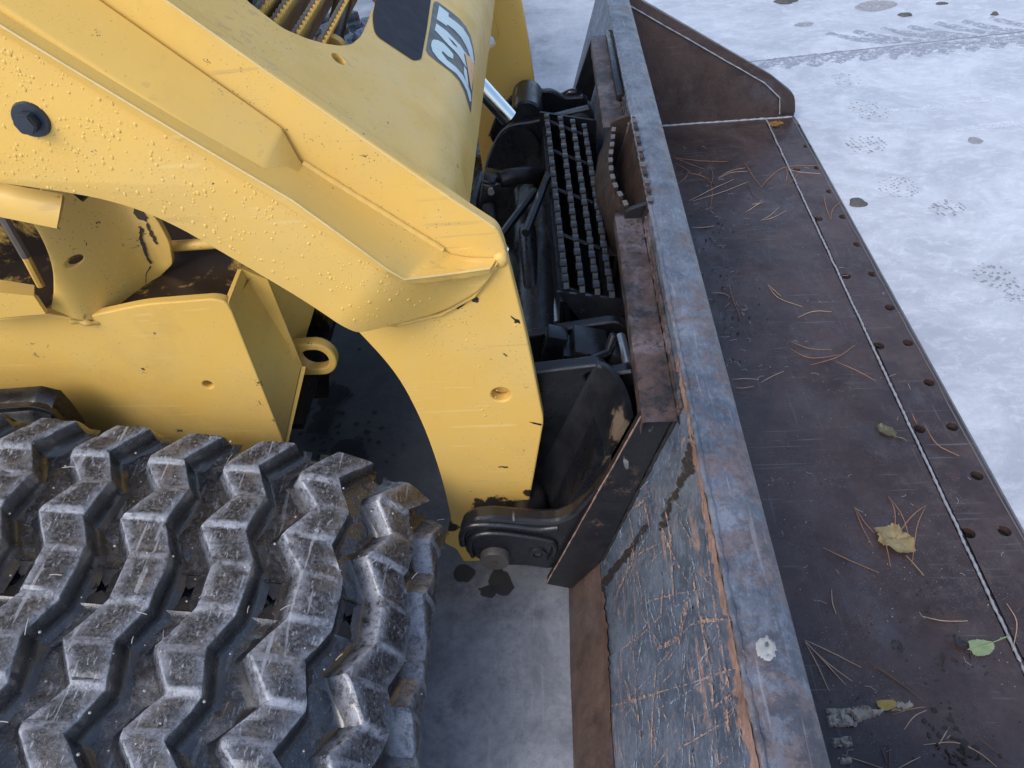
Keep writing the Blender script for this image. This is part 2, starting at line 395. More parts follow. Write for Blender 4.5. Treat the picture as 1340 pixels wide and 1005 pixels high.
def fx(x): return (Vector((x, 0, 0)), Vector((0, 1, 0)), Vector((0, 0, 1)), Vector((1, 0, 0)))
def fz(z): return (Vector((0, 0, z)), Vector((1, 0, 0)), Vector((0, 1, 0)), Vector((0, 0, 1)))
def yplate(name, pts, y, t, mat, parent, holes=(), rad=.004, bevel=.0012, **k):
    return link(name, plate_mesh(name, rnd(pts, rad), holes, fy(y), t, bevel), mat, parent, **k)

def tube_bm(bm, pts, rad, n=10, cap=True):
    pts = [Vector(p) for p in pts]; rings = []; prev = None
    for i, p in enumerate(pts):
        d = (pts[min(i + 1, len(pts) - 1)] - pts[max(i - 1, 0)]).normalized()
        if prev is None: a = d.orthogonal().normalized()
        else: a = (prev - d * prev.dot(d)).normalized()
        prev = a; b = d.cross(a); r = rad[i] if isinstance(rad, (list, tuple)) else rad
        rings.append([bm.verts.new(p + (a * math.cos(2 * math.pi * k / n) + b * math.sin(2 * math.pi * k / n)) * r) for k in range(n)])
    for r0, r1 in zip(rings, rings[1:]):
        for k in range(n): bm.faces.new((r0[k], r0[(k + 1) % n], r1[(k + 1) % n], r1[k]))
    if cap and n > 2:
        bm.faces.new(rings[0][::-1]); bm.faces.new(rings[-1])
def tube(name, pts, rad, mat, parent=None, n=12, **k):
    bm = bmesh.new(); tube_bm(bm, pts, rad, n); return link(name, from_bm(name, bm), mat, parent, **k)
def spline(pts, n=8):
    pts = [Vector(p) for p in pts]; out = []
    q = [pts[0] * 2 - pts[1]] + pts + [pts[-1] * 2 - pts[-2]]
    for i in range(1, len(q) - 2):
        for k in range(n):
            t = k / n; a, b, c, d = q[i - 1], q[i], q[i + 1], q[i + 2]
            out.append(.5 * ((2 * b) + (c - a) * t + (2 * a - 5 * b + 4 * c - d) * t * t + (3 * b - a - 3 * c + d) * t ** 3))
    out.append(pts[-1]); return out
def box_bm(bm, c, s, rot=None, bev=.0015):
    r = bmesh.ops.create_cube(bm, size=1); vs = r['verts']
    for v in vs:
        v.co = Vector((v.co.x * s[0], v.co.y * s[1], v.co.z * s[2]))
        if rot is not None: v.co = rot @ v.co
        v.co += Vector(c)
    if bev: bmesh.ops.bevel(bm, geom=list({e for v in vs for e in v.link_edges}), offset=bev, segments=2, affect='EDGES', profile=.5)
def box(name, c, s, mat, parent, rot=None, bev=.002, **k):
    bm = bmesh.new(); box_bm(bm, c, s, rot, bev); return link(name, from_bm(name, bm), mat, parent, **k)
def grid_mesh(name, fn, nu, nv, thick=0, ang=50):
    """fn(i/nu, j/nv) -> Vector ; optional thickness along the normal (solid sheet)"""
    vs = [fn(i / nu, j / nv) for i in range(nu + 1) for j in range(nv + 1)]
    fs = [(i * (nv + 1) + j, (i + 1) * (nv + 1) + j, (i + 1) * (nv + 1) + j + 1, i * (nv + 1) + j + 1) for i in range(nu) for j in range(nv)]
    bm = bmesh.new(); bv = [bm.verts.new(v) for v in vs]
    for f in fs: bm.faces.new([bv[i] for i in f])
    if thick:
        bmesh.ops.recalc_face_normals(bm, faces=bm.faces); bm.normal_update()
        s_ = sum((f.normal.dot(CAM - f.calc_center_median()) * f.calc_area() for f in bm.faces))
        s_ = -1 if s_ > 0 else 1
        W_ = nv + 1; top = list(bm.verts); bot = [bm.verts.new(v.co + v.normal * (s_ * thick)) for v in top]
        for f in fs: bm.faces.new([bot[i] for i in f][::-1])
        rim = [i * W_ for i in range(nu + 1)] + [nu * W_ + j for j in range(1, nv + 1)] + [i * W_ + nv for i in range(nu - 1, -1, -1)] + [j for j in range(nv - 1, 0, -1)]
        for a, b in zip(rim, rim[1:] + rim[:1]): bm.faces.new((top[a], top[b], bot[b], bot[a]))
    return from_bm(name, bm, ang)
def lerp(a, b, t): return a + (b - a) * t
def poly_at(ctrl, t):
    if t <= ctrl[0][0]: return ctrl[0][1]
    for (a, va), (b, vb) in zip(ctrl, ctrl[1:]):
        if t <= b: return va + (vb - va) * (t - a) / (b - a)
    return ctrl[-1][1]
#PART2
# ================================================================== GROUND
def grid_xy(name, x0, x1, y0, y1, z, mat, **k):
    me = mesh(name, [(x0, y0, z), (x1, y0, z), (x1, y1, z), (x0, y1, z)], [(0, 1, 2, 3)]); return link(name, me, mat, **k)
ground = grid_xy('ground', -90, 90, -90, 120, 0, MGROUND, kind='structure')
ground['label'] = 'pale concrete yard glazed with frost and ice'

# saw-cut joint in the concrete
a, b = P(955, 84, z=0), P(1500, 24, z=0); d = (b - a).normalized(); nn = Vector((-d.y, d.x, 0))
bm = bmesh.new(); prev = None
for i in range(61):
    c = a + (b - a) * i / 60 + nn * noise.noise(Vector((i * .7, 1, 0))) * .002
    w = .0022 + .001 * noise.noise(Vector((i * 1.3, 5, 0)))
    v = [bm.verts.new(c + nn * w + Vector((0, 0, .0012))), bm.verts.new(c - nn * w + Vector((0, 0, .0012)))]
    if prev: bm.faces.new((prev[0], prev[1], v[1], v[0]))
    prev = v
link('concrete_joint', from_bm('concrete_joint', bm), decalmat("joint_dark", (.20, .20, .22), .36), ground)

def blob(c, r, n=14, seed=0, wob=.35):
    return [(c[0] + r * (1 + wob * noise.noise(Vector((math.cos(t) * 1.5 + seed, math.sin(t) * 1.5, seed * .37)))) * math.cos(t),
             c[1] + r * (1 + wob * noise.noise(Vector((math.cos(t) * 1.5 + seed, math.sin(t) * 1.5, seed * .37)))) * math.sin(t)) for t in [2 * math.pi * k / n for k in range(n)]]
def flat_blobs(name, items, z, mat, parent, **k):
    vs, fs = [], []
    for j, (c, rx, ry, rot, seed) in enumerate(items):
        base = len(vs); pts = blob((0, 0), 1, 16, seed)
        ca, sa = math.cos(rot), math.sin(rot)
        for (u, w) in pts:
            u *= rx; w *= ry; vs.append((c[0] + u * ca - w * sa, c[1] + u * sa + w * ca, z + .00004 * j))
        fs.append(tuple(range(base, base + 16)))
    return link(name, mesh(name, vs, fs), mat, parent, **k)
# boot prints: many small pads left by a lugged sole
def boot(px, py, ang, w=.095, l=.13, seed=1, dens=.8):
    c = P(px, py, z=0); rng = random.Random(seed); it = []
    nx, ny = 8, 9
    for i in range(nx):
        for j in range(ny):
            u = (i + .5) / nx * 2 - 1; v = (j + .5) / ny * 2 - 1
            if u * u + v * v > 1 or rng.random() > dens: continue
            u += rng.uniform(-.05, .05); v += rng.uniform(-.05, .05)
            x, y = u * w / 2, v * l / 2; ca, sa = math.cos(ang), math.sin(ang)
            s = rng.uniform(.55, 1.1)
            it.append(((c.x + x * ca - y * sa, c.y + x * sa + y * ca), .0050 * s, .0036 * s, ang + math.atan2(u, .7) + rng.uniform(-.3, .3), rng.uniform(0, 50)))
    return flat_blobs('boot_print', it, .0016, MPRINT, ground)
for q in ((1137, 145, .25, .10, .14, 3, .85), (1134, 190, .2, .105, .10, 4, .9), (1105, 105, .4, .11, .10, 5, .55), (1176, 246, .5, .10, .10, 6, .85),
          (1240, 273, .3, .085, .07, 7, .75), (1300, 362, .5, .085, .085, 8, .7), (1330, 385, .5, .07, .06, 9, .5)): boot(*q)
# chevron tyre print, wet and frosted bars
def tyre(name, mat, pts, seed):
    rng = random.Random(seed); vs, fs = [], []
    for j, (px, py, L, w, ang, side) in enumerate(pts):
        c = P(px, py, z=0); pr = []; n_ = 14
        for i in range(n_):
            t = i / (n_ - 1); bend = ang + side * (t - .5)
            d_ = Vector((math.cos(bend), math.sin(bend))); q = Vector((c.x, c.y)) + d_ * (t - .5) * L; nn_ = Vector((-d_.y, d_.x))
            ww = w * (.5 + .5 * math.sin(math.pi * min(1, max(0, t * .9 + .08)))) * rng.uniform(.75, 1.2)
            k = len(vs); vs += [(q.x + nn_.x * ww / 2, q.y + nn_.y * ww / 2, .0008 + .00004 * j), (q.x - nn_.x * ww / 2, q.y - nn_.y * ww / 2, .0008 + .00004 * j)]
            if pr: fs.append((pr[0], pr[1], k + 1, k))
            pr = (k, k + 1)
    return link(name, mesh(name, vs, fs), mat, ground)
tyre('tyre_print', MTYRE, [(1128 + 36 * k, 52 - 3.0 * k + (k % 2), .26, .045, -.55 - .03 * k, .35) for k in range(7)] + [(1010 + 34 * k, 82 - 3.2 * k, .17, .055, .55 + .04 * (k % 3), -.4) for k in range(11)], 2)
tyre('tyre_print', MTYREW, [(1000 + 20 * k, 84 - k * 1.5, .15, .016, -1.15 + .25 * (k % 3), .5) for k in range(17)] + [(1240, 138, .34, .03, .12, .1), (1318, 163, .30, .035, .15, .1)], 3)
# dark spots of oil and melt water
oil = [(P(607, 752, z=0), .020, .016, 0, 2), (P(655, 762, z=0), .019, .027, .5, 9), (P(640, 775, z=0), .014, .012, 0, 14), (P(652, 745, z=0), .009, .01, 0, 31), (P(628, 772, z=0), .0025, .002, 0, 3)]
flat_blobs('oil_spot', oil, .0021, MOIL, ground)
rng = random.Random(4); oil = []
for (px, py, r) in ((436, 518, .035), (425, 545, .025), (418, 560, .022), (455, 590, .032), (470, 598, .018)):
    c = P(px, py, z=0); oil.append((c, r, r * .9, rng.random(), rng.uniform(0, 40)))
    for _ in range(16): oil.append(((c.x + rng.gauss(0, r * 1.8), c.y + rng.gauss(0, r * 1.8)), *(rng.uniform(.002, .006),) * 2, 0, rng.uniform(0, 50)))
flat_blobs('oil_spot', oil, .0026, MOIL, ground)
def pebble(px, py, r, label, mat=MSTONE, flat=.5, sx=1.0, name='pebble', cat='pebble', group=None):
    c = P(px, py, z=0); bm = bmesh.new(); bmesh.ops.create_icosphere(bm, subdivisions=3, radius=1)
    sd_ = px * .13 + py
    for v in bm.verts:
        k = 1 + .35 * noise.noise(v.co * 1.2 + Vector((sd_, 0, 0))) + .12 * noise.noise(v.co * 4 + Vector((sd_, 3, 0)))
        v.co = Vector((v.co.x * r * k * sx, v.co.y * r * k, max(-.1, v.co.z) * r * k * flat))
    o = link(name, from_bm(name, bm), mat, None, label, cat, group); o.location = (c.x, c.y, .0005); return o
pebble(1122, 266, .020, 'flat dark grey pebble on the frosty concrete just outside the bucket edge', sx=1.1, flat=.45)
pebble(1276, 184, .019, 'round grey pebble frozen in the ice, ringed by a pale halo', plain('pebble_iced', (.33, .34, .36), .6, 0, .8, .5), .12, 1.0)
pebble(1185, 20, .017, 'small black stone lying beyond the tyre print', MSTONE, .5, 1.4)
pebble(1301, 19, .012, 'tiny black stone at the top right near the picture edge', MSTONE, .6, 1.2)
pebble(1028, 2, .030, 'brown stone at the top edge above the bucket corner', MSTONE, .35, 1.5)
pebble(1232, 5, .013, 'brown crumb of stone between two darker stones at the top', MSTONE, .4, 1.6)
flat_blobs('grey_patch', [(P(1145, 8, z=0), .085, .05, .2, 3), (P(1052, 32, z=0), .035, .022, 0, 8)], .0009, decalmat("patch_grey", (.36, .35, .36), .42, .6, 40), ground)

# ================================================================== BUCKET
ZF = .015
bucket = thing('bucket', 'wide worn steel loader bucket resting on the ground, brown inside and scratched blue grey behind', 'bucket', (.3, 1.18, 0))
YN, YF = .188, 2.172
fl = lambda y: lerp(.709, .707, (y - .69) / 1.48)      # front edge
wl = lambda y: lerp(.612, .622, (y - .45) / 1.68)      # weld line
# floor, slightly dented
def floor_pt(u, v):
    y = lerp(YN, YF, u); x = lerp(.02, wl(y) - .004, v)
    dz = -.0035 * max(0, noise.noise(Vector((x * 5, y * 3.2, 1)))) - .0012 * noise.noise(Vector((x * 17, y * 13, 3)))
    for (cx, cy, r, h) in dents: dz += h * math.exp(-((x - cx) ** 2 + (y - cy) ** 2) / r ** 2)
    e = min(1, max(0, (1 - v) * 8)) * min(1, u * 20, (1 - u) * 20)
    return Vector((x, y, ZF + dz * e))
dents = []
for (px, py, r, h) in ((1145, 590, .05, .005), (1090, 510, .06, -.006), (1125, 520, .045, .005), (1140, 795, .025, .004), (1250, 800, .03, .004), (1210, 835, .05, -.005), (1260, 910, .06, .004), (1100, 500, .03, .004), (1000, 340, .08, .005)):
    c = P(px, py, z=ZF); dents.append((c.x, c.y, r, h * 1.5))
link('floor_plate', grid_mesh('floor_plate', floor_pt, 150, 50, .010), MFLOOR, bucket)
fr = [(1043, 164), (1056, 192), (1070, 220), (1086, 251), (1103, 284), (1122, 320), (1142, 359), (1164, 403), (1188, 449), (1215.5, 501), (1245.5, 559), (1278, 623), (1314, 695)]
br = [(1016, 167), (1042, 223), (1071, 287), (1107, 362), (1150, 453), (1203, 562), (1267, 698), (1342, 868)]
holes = []
for q in fr + br:
    p = P(*q, z=ZF); holes.append(circ((p.x, p.y), .0098, 20))
for y in (.585, .47, .36, .25): holes.append(circ((.683, y), .0098, 20))
for y in (.26,): holes.append(circ((.632, y), .0098, 20))
ol = [(wl(YN) + .003, YN), (fl(YN), YN), (fl(YF), YF), (wl(YF) + .003, YF)]
link('cutting_edge', plate_mesh('cutting_edge', ol, holes, fz(ZF + .0015), .013, .0015), MFLOOR, bucket)
link('hole_shade_plate', mesh('hole_shade_plate', [(.55, YN + .004, .0022), (.700, YN + .004, .0022), (.698, YF - .004, .0022), (.55, YF - .004, .0022)], [(0, 1, 2, 3)]), plain('hole_shade_black', (.004, .0035, .0035), .9, 0, .2), bucket)  # added black sheet below the bolt holes, standing in for their shade
def edge_strip(name, x0, x1, z0, z1, mat, parent, wob=.002, n=160):
    def fn(u, v):
        y = lerp(YN, YF, u); w = wob * noise.noise(Vector((y * 14, v * 2, 4)))
        x = lerp(x0(y) + (w if v < .3 else 0), x1(y), v); return Vector((x, y, lerp(z0, z1, v ** 1.6)))
    return link(name, grid_mesh(name, fn, n, 5, .006), mat, parent)
edge_strip('worn_lip', lambda y: fl(y) - .0085 + .003 * noise.noise(Vector((y * 5, 0, 0))), lambda y: fl(y) + .0115, ZF + .0022, .003, MEDGE, bucket)
def bead(name, pts, r, mat, parent, step=.006, n=8, flat=.6, sd_=0, wob=1):
    bm = bmesh.new(); path = []
    for a, b in zip(pts, pts[1:]):
        a, b = Vector(a), Vector(b); k = max(2, int((b - a).length / step))
        path += [a + (b - a) * i / k for i in range(k)]
    path.append(Vector(pts[-1]))
    rr = [r * (1 + .22 * wob * math.sin(i * 1.7) + .35 * wob * noise.noise(Vector((i * .31, sd_, 2)))) for i in range(len(path))]
    path = [p + Vector((noise.noise(Vector((i * .11, sd_, 0))), noise.noise(Vector((i * .13, sd_, 7))), noise.noise(Vector((i * .12, sd_, 9))))) * r * .5 * wob for i, p in enumerate(path)]
    tube_bm(bm, path, rr, n); return link(name, from_bm(name, bm, 60), mat, parent)
bead('weld_bead', [(wl(YN), YN, ZF), (wl(YF), YF, ZF + .0016)], .0023, MWELD, bucket, .004, 8, .6, 40)
# back of the bucket: heel and back plate, ridge, top beam
RX = lambda y: lerp(.1355, .1325, (y - .2) / 1.8)
RZ = .465
heel = [(-.012, .004), (-.018, .018), (-.007, .048), (.012, .08), (.0325, .112)]
def heel_pt(u, v):
    y = lerp(YN, YF, u); t = v * (len(heel) - 1); i = min(int(t), len(heel) - 2); k = t - i
    x = lerp(heel[i][0], heel[i + 1][0], k); z = lerp(heel[i][1], heel[i + 1][1], k)
    return Vector((x + .0012 * noise.noise(Vector((y * 9, z * 25, 0))), y, z))
link('heel_plate', grid_mesh('heel_plate', heel_pt, 90, 14, .010), MHEEL, bucket)
def back_pt(u, v):
    y = lerp(YN, YF, u); x = lerp(.0345, .1342, v); z = lerp(.114, .462, v)
    w = .0016 * noise.noise(Vector((y * 8, v * 4, 2))) + .0005 * noise.noise(Vector((y * 40, v * 16, 5)))
    if v == 0: x += .003 * noise.noise(Vector((y * 18, 0, 0))); z += .008 * noise.noise(Vector((y * 11, 3, 0)))
    return Vector((x + w * .5, y, z))
link('back_plate', grid_mesh('back_plate', back_pt, 160, 36, .009), MBP, bucket)
beam_prof = [(0, 0), (.016, .0008), (.034, -.001), (.043, -.004), (.0505, -.010), (.053, -.019), (.050, -.06), (.0, -.06)]
def beam_pt(u, v):
    y = lerp(YN + .002, YF, u); t = v * (len(beam_prof) - 1); i = min(int(t), len(beam_prof) - 2); k = t - i
    x = lerp(beam_prof[i][0], beam_prof[i + 1][0], k); z = lerp(beam_prof[i][1], beam_prof[i + 1][1], k)
    return Vector((RX(y) + x, y, RZ + z + .0008 * noise.noise(Vector((y * 7, x * 40, 0)))))
link('top_beam', grid_mesh('top_beam', beam_pt, 120, 21), MBEAM, bucket)
bead('ridge_weld', [(RX(YN) - .0015, YN, RZ - .001), (RX(YF) - .0015, YF, RZ - .001)], .0034, MBEAM, bucket, .006, sd_=3)
# rusty flaking band below the ridge
def band_pt(u, v):
    y = lerp(YN + .004, .66, u); w = .011 + .010 * noise.noise(Vector((y * 14, 0, 0))) + .007 * noise.noise(Vector((y * 48, 0, 0))) + .006 * noise.noise(Vector((y * 130, 0, 0)))
    w *= (1.25 - .6 * u)
    q = back_pt((y - YN) / (YF - YN), 1 - .012 - v * max(.0015, w) / .36); return q + Vector((-.0016 - .0009 * noise.noise(Vector((y * 90, v * 5, 0))), 0, .0005))
link('rust_band', grid_mesh('rust_band', band_pt, 260, 8), MORANGE, bucket)
# black flaked patch and crack lines on the back plate
def on_back(px, py, off=.0012):
    n_ = Vector((.348, 0, -.0997)).normalized(); o_ = Vector((.0345, 0, .114))
    d = P(px, py, y=.5) - CAM; t = (o_ - CAM).dot(n_) / d.dot(n_)
    return CAM + d * t - n_ * (off + .0002)
def px_decal(name, outline, fn, mat, parent, jag=0, sd_=0, step=5, ho=(), **k):
    pts = []
    for i in range(len(outline)):
        a, b = Vector(outline[i]), Vector(outline[(i + 1) % len(outline)])
        m_ = max(1, int((b - a).length / step))
        for j in range(m_):
            q = a + (b - a) * j / m_
            if jag: q += Vector((noise.noise(Vector((q.x * .23, q.y * .23, sd_))), noise.noise(Vector((q.x * .23, q.y * .23, sd_ + 9))))) * jag
            pts.append((q.x, q.y))
    me = plate_mesh(name, pts, ho, (Vector((0, 0, 0)), Vector((1, 0, 0)), Vector((0, 1, 0)), Vector((0, 0, 1))), .0, 0)
    bm = bmesh.new(); bm.from_mesh(me); bpy.data.meshes.remove(me)
    xs = [v.co.x for v in bm.verts]
    x = min(xs) + step
    while x < max(xs):
        bmesh.ops.bisect_plane(bm, geom=bm.verts[:] + bm.edges[:] + bm.faces[:], plane_co=(x, 0, 0), plane_no=(1, 0, 0)); x += step
    bmesh.ops.triangulate(bm, faces=bm.faces)
    for v in bm.verts: v.co = fn(v.co.x, v.co.y)
    return link(name, from_bm(name, bm, 60), mat, parent, **k)
px_decal('flaked_paint', [(908, 565), (912, 600), (905, 622), (893, 640), (880, 662), (872, 690), (862, 695), (866, 680), (876, 655), (886, 640), (893, 615), (900, 590)], on_back, MFLKA, bucket, 9, 2, 3)
px_decal('flaked_paint', [(776, 772), (800, 745), (832, 705), (846, 684), (849, 690), (833, 716), (806, 752), (787, 776)], on_back, MFLKA, bucket, 4, 5, 3)
px_decal('flaked_paint', [(783, 770), (792, 775), (797, 830), (800, 900), (802, 960), (793, 930), (789, 880), (780, 860), (786, 830)], lambda a, b: on_back(a, b, .002), MRUST, bucket, 4, 8)
# scratches that broke the paint
rng = random.Random(12); bm = bmesh.new()
def scratch(p0, p1, w, bend, off):
    prev = None; n_ = 14
    for i in range(n_ + 1):
        t = i / n_; q = Vector(p0).lerp(Vector(p1), t); dd = (Vector(p1) - Vector(p0)).normalized(); pr_ = Vector((-dd.y, dd.x))
        q = q + pr_ * (bend * 4 * t * (1 - t)) + pr_ * rng.uniform(-.5, .5)
        ww = w * (.25 + math.sin(math.pi * min(1, t * 1.1 + .04)) * rng.uniform(.55, 1.1))
        v = [bm.verts.new(on_back(*(q + pr_ * ww / 2), off)), bm.verts.new(on_back(*(q - pr_ * ww / 2), off))]
        if prev: bm.faces.new((prev[0], prev[1], v[1], v[0]))
        prev = v
SC = [((868, 690), (905, 765), 3, 3), ((905, 740), (942, 1000), 4, -6), ((885, 900), (985, 865), 3, 2), ((800, 925), (885, 900), 4, 0), ((860, 850), (905, 818), 6, 4), ((905, 818), (960, 812), 5, -3),
      ((925, 690), (975, 985), 3, 5), ((905, 775), (890, 850), 6, 2), ((880, 720), (885, 810), 2, 0), ((825, 670), (850, 650), 3, 0), ((945, 870), (962, 985), 5, 2), ((830, 830), (845, 1000), 2, 3), ((860, 880), (855, 1003), 2, 2),
      ((820, 890), (835, 940), 3, 1), ((840, 790), (930, 770), 2, -2), ((815, 850), (880, 790), 2, 4), ((930, 930), (985, 880), 3, 3), ((890, 980), (960, 940), 2, 0), ((870, 760), (868, 830), 2, 1), ((850, 700), (800, 800), 2, 3)]
for a_, b_, w, be in SC: scratch(a_, b_, w, be, .0014 + rng.random() * .0004)
for _ in range(70):
    px, py = rng.uniform(815, 975), rng.uniform(640, 1000)
    if px > 885 + (py - 545) * .24: continue
    an = rng.choice((1.45, 1.5, 1.35, 2.2, 2.5, .9)) + rng.uniform(-.15, .15); L = rng.uniform(12, 70)
    scratch((px, py), (px + L * math.cos(an), py + L * math.sin(an)), rng.uniform(.6, 1.7), rng.uniform(-4, 4), .0012 + rng.random() * .0005)
MSCR = decalmat("scratch_rust", (.40, .265, .21), .47, .7, 120)
link('rust_scratches', from_bm('rust_scratches', bm, 60), MSCR, bucket, kind='stuff')
bm = bmesh.new()
for _ in range(90):
    px, py = rng.uniform(810, 985), rng.uniform(600, 1000)
    if px > 890 + (py - 545) * .24: continue
    an = rng.choice((1.5, 1.55, 1.4, 2.3)) + rng.uniform(-.2, .2); L = rng.uniform(10, 90)
    scratch((px, py), (px + L * math.cos(an), py + L * math.sin(an)), rng.uniform(.6, 1.6), rng.uniform(-3, 3), .0009 + rng.random() * .0002)
link('pale_scratches', from_bm('pale_scratches', bm, 60), decalmat("scratch_pale", (.36, .42, .52), .46, .4, 120), bucket, kind='stuff')
# side plates
sp = [(.0, .004), (.704, .004), (.706, .025), (.697, .078), (.684, .094), (.62, .145), (.228, .385), (.155, .462), (.135, .461), (.036, .112), (-.010, .05)]
link('side_plate', plate_mesh('side_plate', rnd(sp, [0, .004, .004, .008, .012, .01, .02, .01, .005, .03, .02]), [], fy(YF + .001), .018, .002), MFLOOR, bucket)
link('side_plate', plate_mesh('side_plate', rnd(sp, [0, .004, .004, .008, .012, .01, .02, .01, .005, .03, .02]), [], fy(YN - .001), .018, .002), MRUST, bucket)
stp = [(.706, .03), (.697, .080), (.62, .147), (.228, .385), (.165, .455), (.158, .435), (.205, .372), (.60, .130), (.655, .078), (.66, .03)]
link('edge_stiffener', plate_mesh('edge_stiffener', rnd(stp, [.004, .02, .01, .02, .005, .005, .02, .02, .03, .004]), [], fy(YF - .0035), .0045, .001), MFLOOR, bucket)
bead('weld_bead', [(.17, YF - .005, .415), (.205, YF - .005, .370), (.60, YF - .005, .129), (.652, YF - .005, .080), (.66, YF - .005, .03)], .0020, MWELD, bucket, .008, sd_=11)
bead('weld_bead', [(.03, YF - .002, ZF + .002), (.70, YF - .002, ZF + .002)], .0032, MWELD, bucket, .007, sd_=15)
px_decal('rust_stain', [(1005, 161), (1012, 158), (1024, 158), (1026, 162), (1016, 165), (1006, 164)], lambda a_, b_: P(a_, b_, z=ZF + .0024), decalmat("stain_orange", (.30, .14, .04), .38, .7, 90), bucket, 3, 4)
# mounting frame on the back: rail and end bars
r0, r1, r2, r3 = (-.049, .06), (.082, .433), (.1265, .433), (.040, .121)
YA, YB = .593, 1.772
def bar(y, t=.014): return plate_mesh('mount_bar', rnd([r0, r1, (.120, .433), (.034, .121), (-.012, .045)], .003), [], fy(y), t, .0015)
link('mount_bar', bar(YA), MBAR, bucket); link('mount_bar', bar(YB, .022), MB, bucket)
bead('bar_edge_rust', [(r0[0] - .001, YA, r0[1]), (r1[0] - .001, YA, r1[1])], .0011, MORANGE, bucket, .006, sd_=31)
bead('bar_weld', [(.037, YA + .001, .124), (.124, YA + .001, .430)], .0030, MFLK, bucket, .007, sd_=33)
def rail(name, y0, y1, mat):
    def fn(u, v):
        y = lerp(y0, y1, u); pr_ = [(.080, .415), (.082, .434), (.0845, .4355), (.122, .4345), (.1245, .43), (.1245, .41)]
        t = v * (len(pr_) - 1); i = min(int(t), len(pr_) - 2); k = t - i
        return Vector((lerp(pr_[i][0], pr_[i + 1][0], k) + .0008 * noise.noise(Vector((y * 30, v, 0))), y, lerp(pr_[i][1], pr_[i + 1][1], k) + .0007 * noise.noise(Vector((y * 25, v * 3, 5)))))
    return link(name, grid_mesh(name, fn, int((y1 - y0) * 80) + 4, 10), mat, bucket)
rail('mount_rail', YA - .012, 1.03, MRAIL); rail('mount_rail', 1.325, YB, MRAIL)
for k, (xx, zz, r_) in enumerate(((.1265, .434, .004), (.1275, .443, .003))):
    bead('mount_weld', [(xx, YA, zz), (xx + .001, YB, zz)], r_, MRAIL, bucket, .007, sd_=20 + k)
box('mount_gusset', (.122, 1.60, .445), (.016, .34, .016), MB, bucket, None, .003)
# grip step welded to the bucket: a bowed serrated plate, a straight one and two ends
top_ = [(1.365, .1005, .449), (1.309, .098, .452), (1.236, .089, .452), (1.182, .082, .452), (1.13, .080, .452), (1.085, .084, .452), (1.048, .092, .451), (1.03, .096, .449)]
low_ = [(1.365, .094), (1.346, .087), (1.282, .070), (1.20, .059), (1.13, .060), (1.073, .070), (1.04, .080), (1.02, .088)]
tx = sorted((y, x) for y, x, z in top_); lx = sorted(low_)
NT = 10; ys0, ys1 = 1.025, 1.305
def bow(u, v):
    y = lerp(ys0, ys1, u); ph = (u * NT) % 1
    zt = .449 - (.009 if ph > .62 else 0) * (1 - v) ** 8
    xt, xl = poly_at(tx, y), poly_at(lx, y)
    z = lerp(zt, .40, min(1, v * 2)) if v < .5 else lerp(.40, .24, (v - .5) * 2)
    x = lerp(xt, xl, min(1, v * 2)) if v < .5 else lerp(xl, xl * .6 + .02, (v - .5) * 2)
    return Vector((x + .0008 * noise.noise(Vector((y * 40, z * 40, 0))), y, z))
s1 = link('grip_step', grid_mesh('grip_step', bow, NT * 8, 12, .007, 40), MSTEPB, bucket)
def straight(u, v):
    y = lerp(1.0, 1.29, u); ph = (u * 11) % 1
    z = lerp(.470 - (.008 if ph > .62 else 0) * (1 - v) ** 6, .365, v)
    return Vector((.0345 + (z - .114) / .348 * .0997 - .0045, y, z))
link('step_plate', grid_mesh('step_plate', straight, 11 * 8, 5, .006, 40), MSTEPB, s1)
def endp(y, x0, zt): return plate_mesh('step_end', rnd([(x0 - .004, .35), (x0 - .004, zt - .006), (x0 + .004, zt), (.138, .462), (.146, .458), (.146, .38)], .004), [], fy(y), .008, .0015)
link('step_end', endp(1.012, .100, .452), MB, s1); link('step_end', endp(1.318, .099, .452), MSTEPB, s1)
link('step_floor', mesh('step_floor', [(.07, 1.02, .36), (.14, 1.02, .36), (.14, 1.31, .36), (.07, 1.31, .36)], [(0, 1, 2, 3)]), MSTEPB, s1)
for i in range(NT):
    y = lerp(ys0, ys1, (i + .31) / NT); x = poly_at(tx, y); an = math.atan2(poly_at(tx, y + .01) - poly_at(tx, y - .01), .02)
    box('tooth', (x + .0035, y, .4498), (.008, .0135, .0035), MTOOTH if i % 3 else MEDGE, s1, Matrix.Rotation(-an, 3, 'Z'), .0012)
for i in range(11): box('tooth', (.1340, lerp(1.0, 1.29, (i + .31) / 11), .4705), (.0075, .0130, .0035), MSTEPB if i % 2 else MTOOTH, s1, None, .0012)
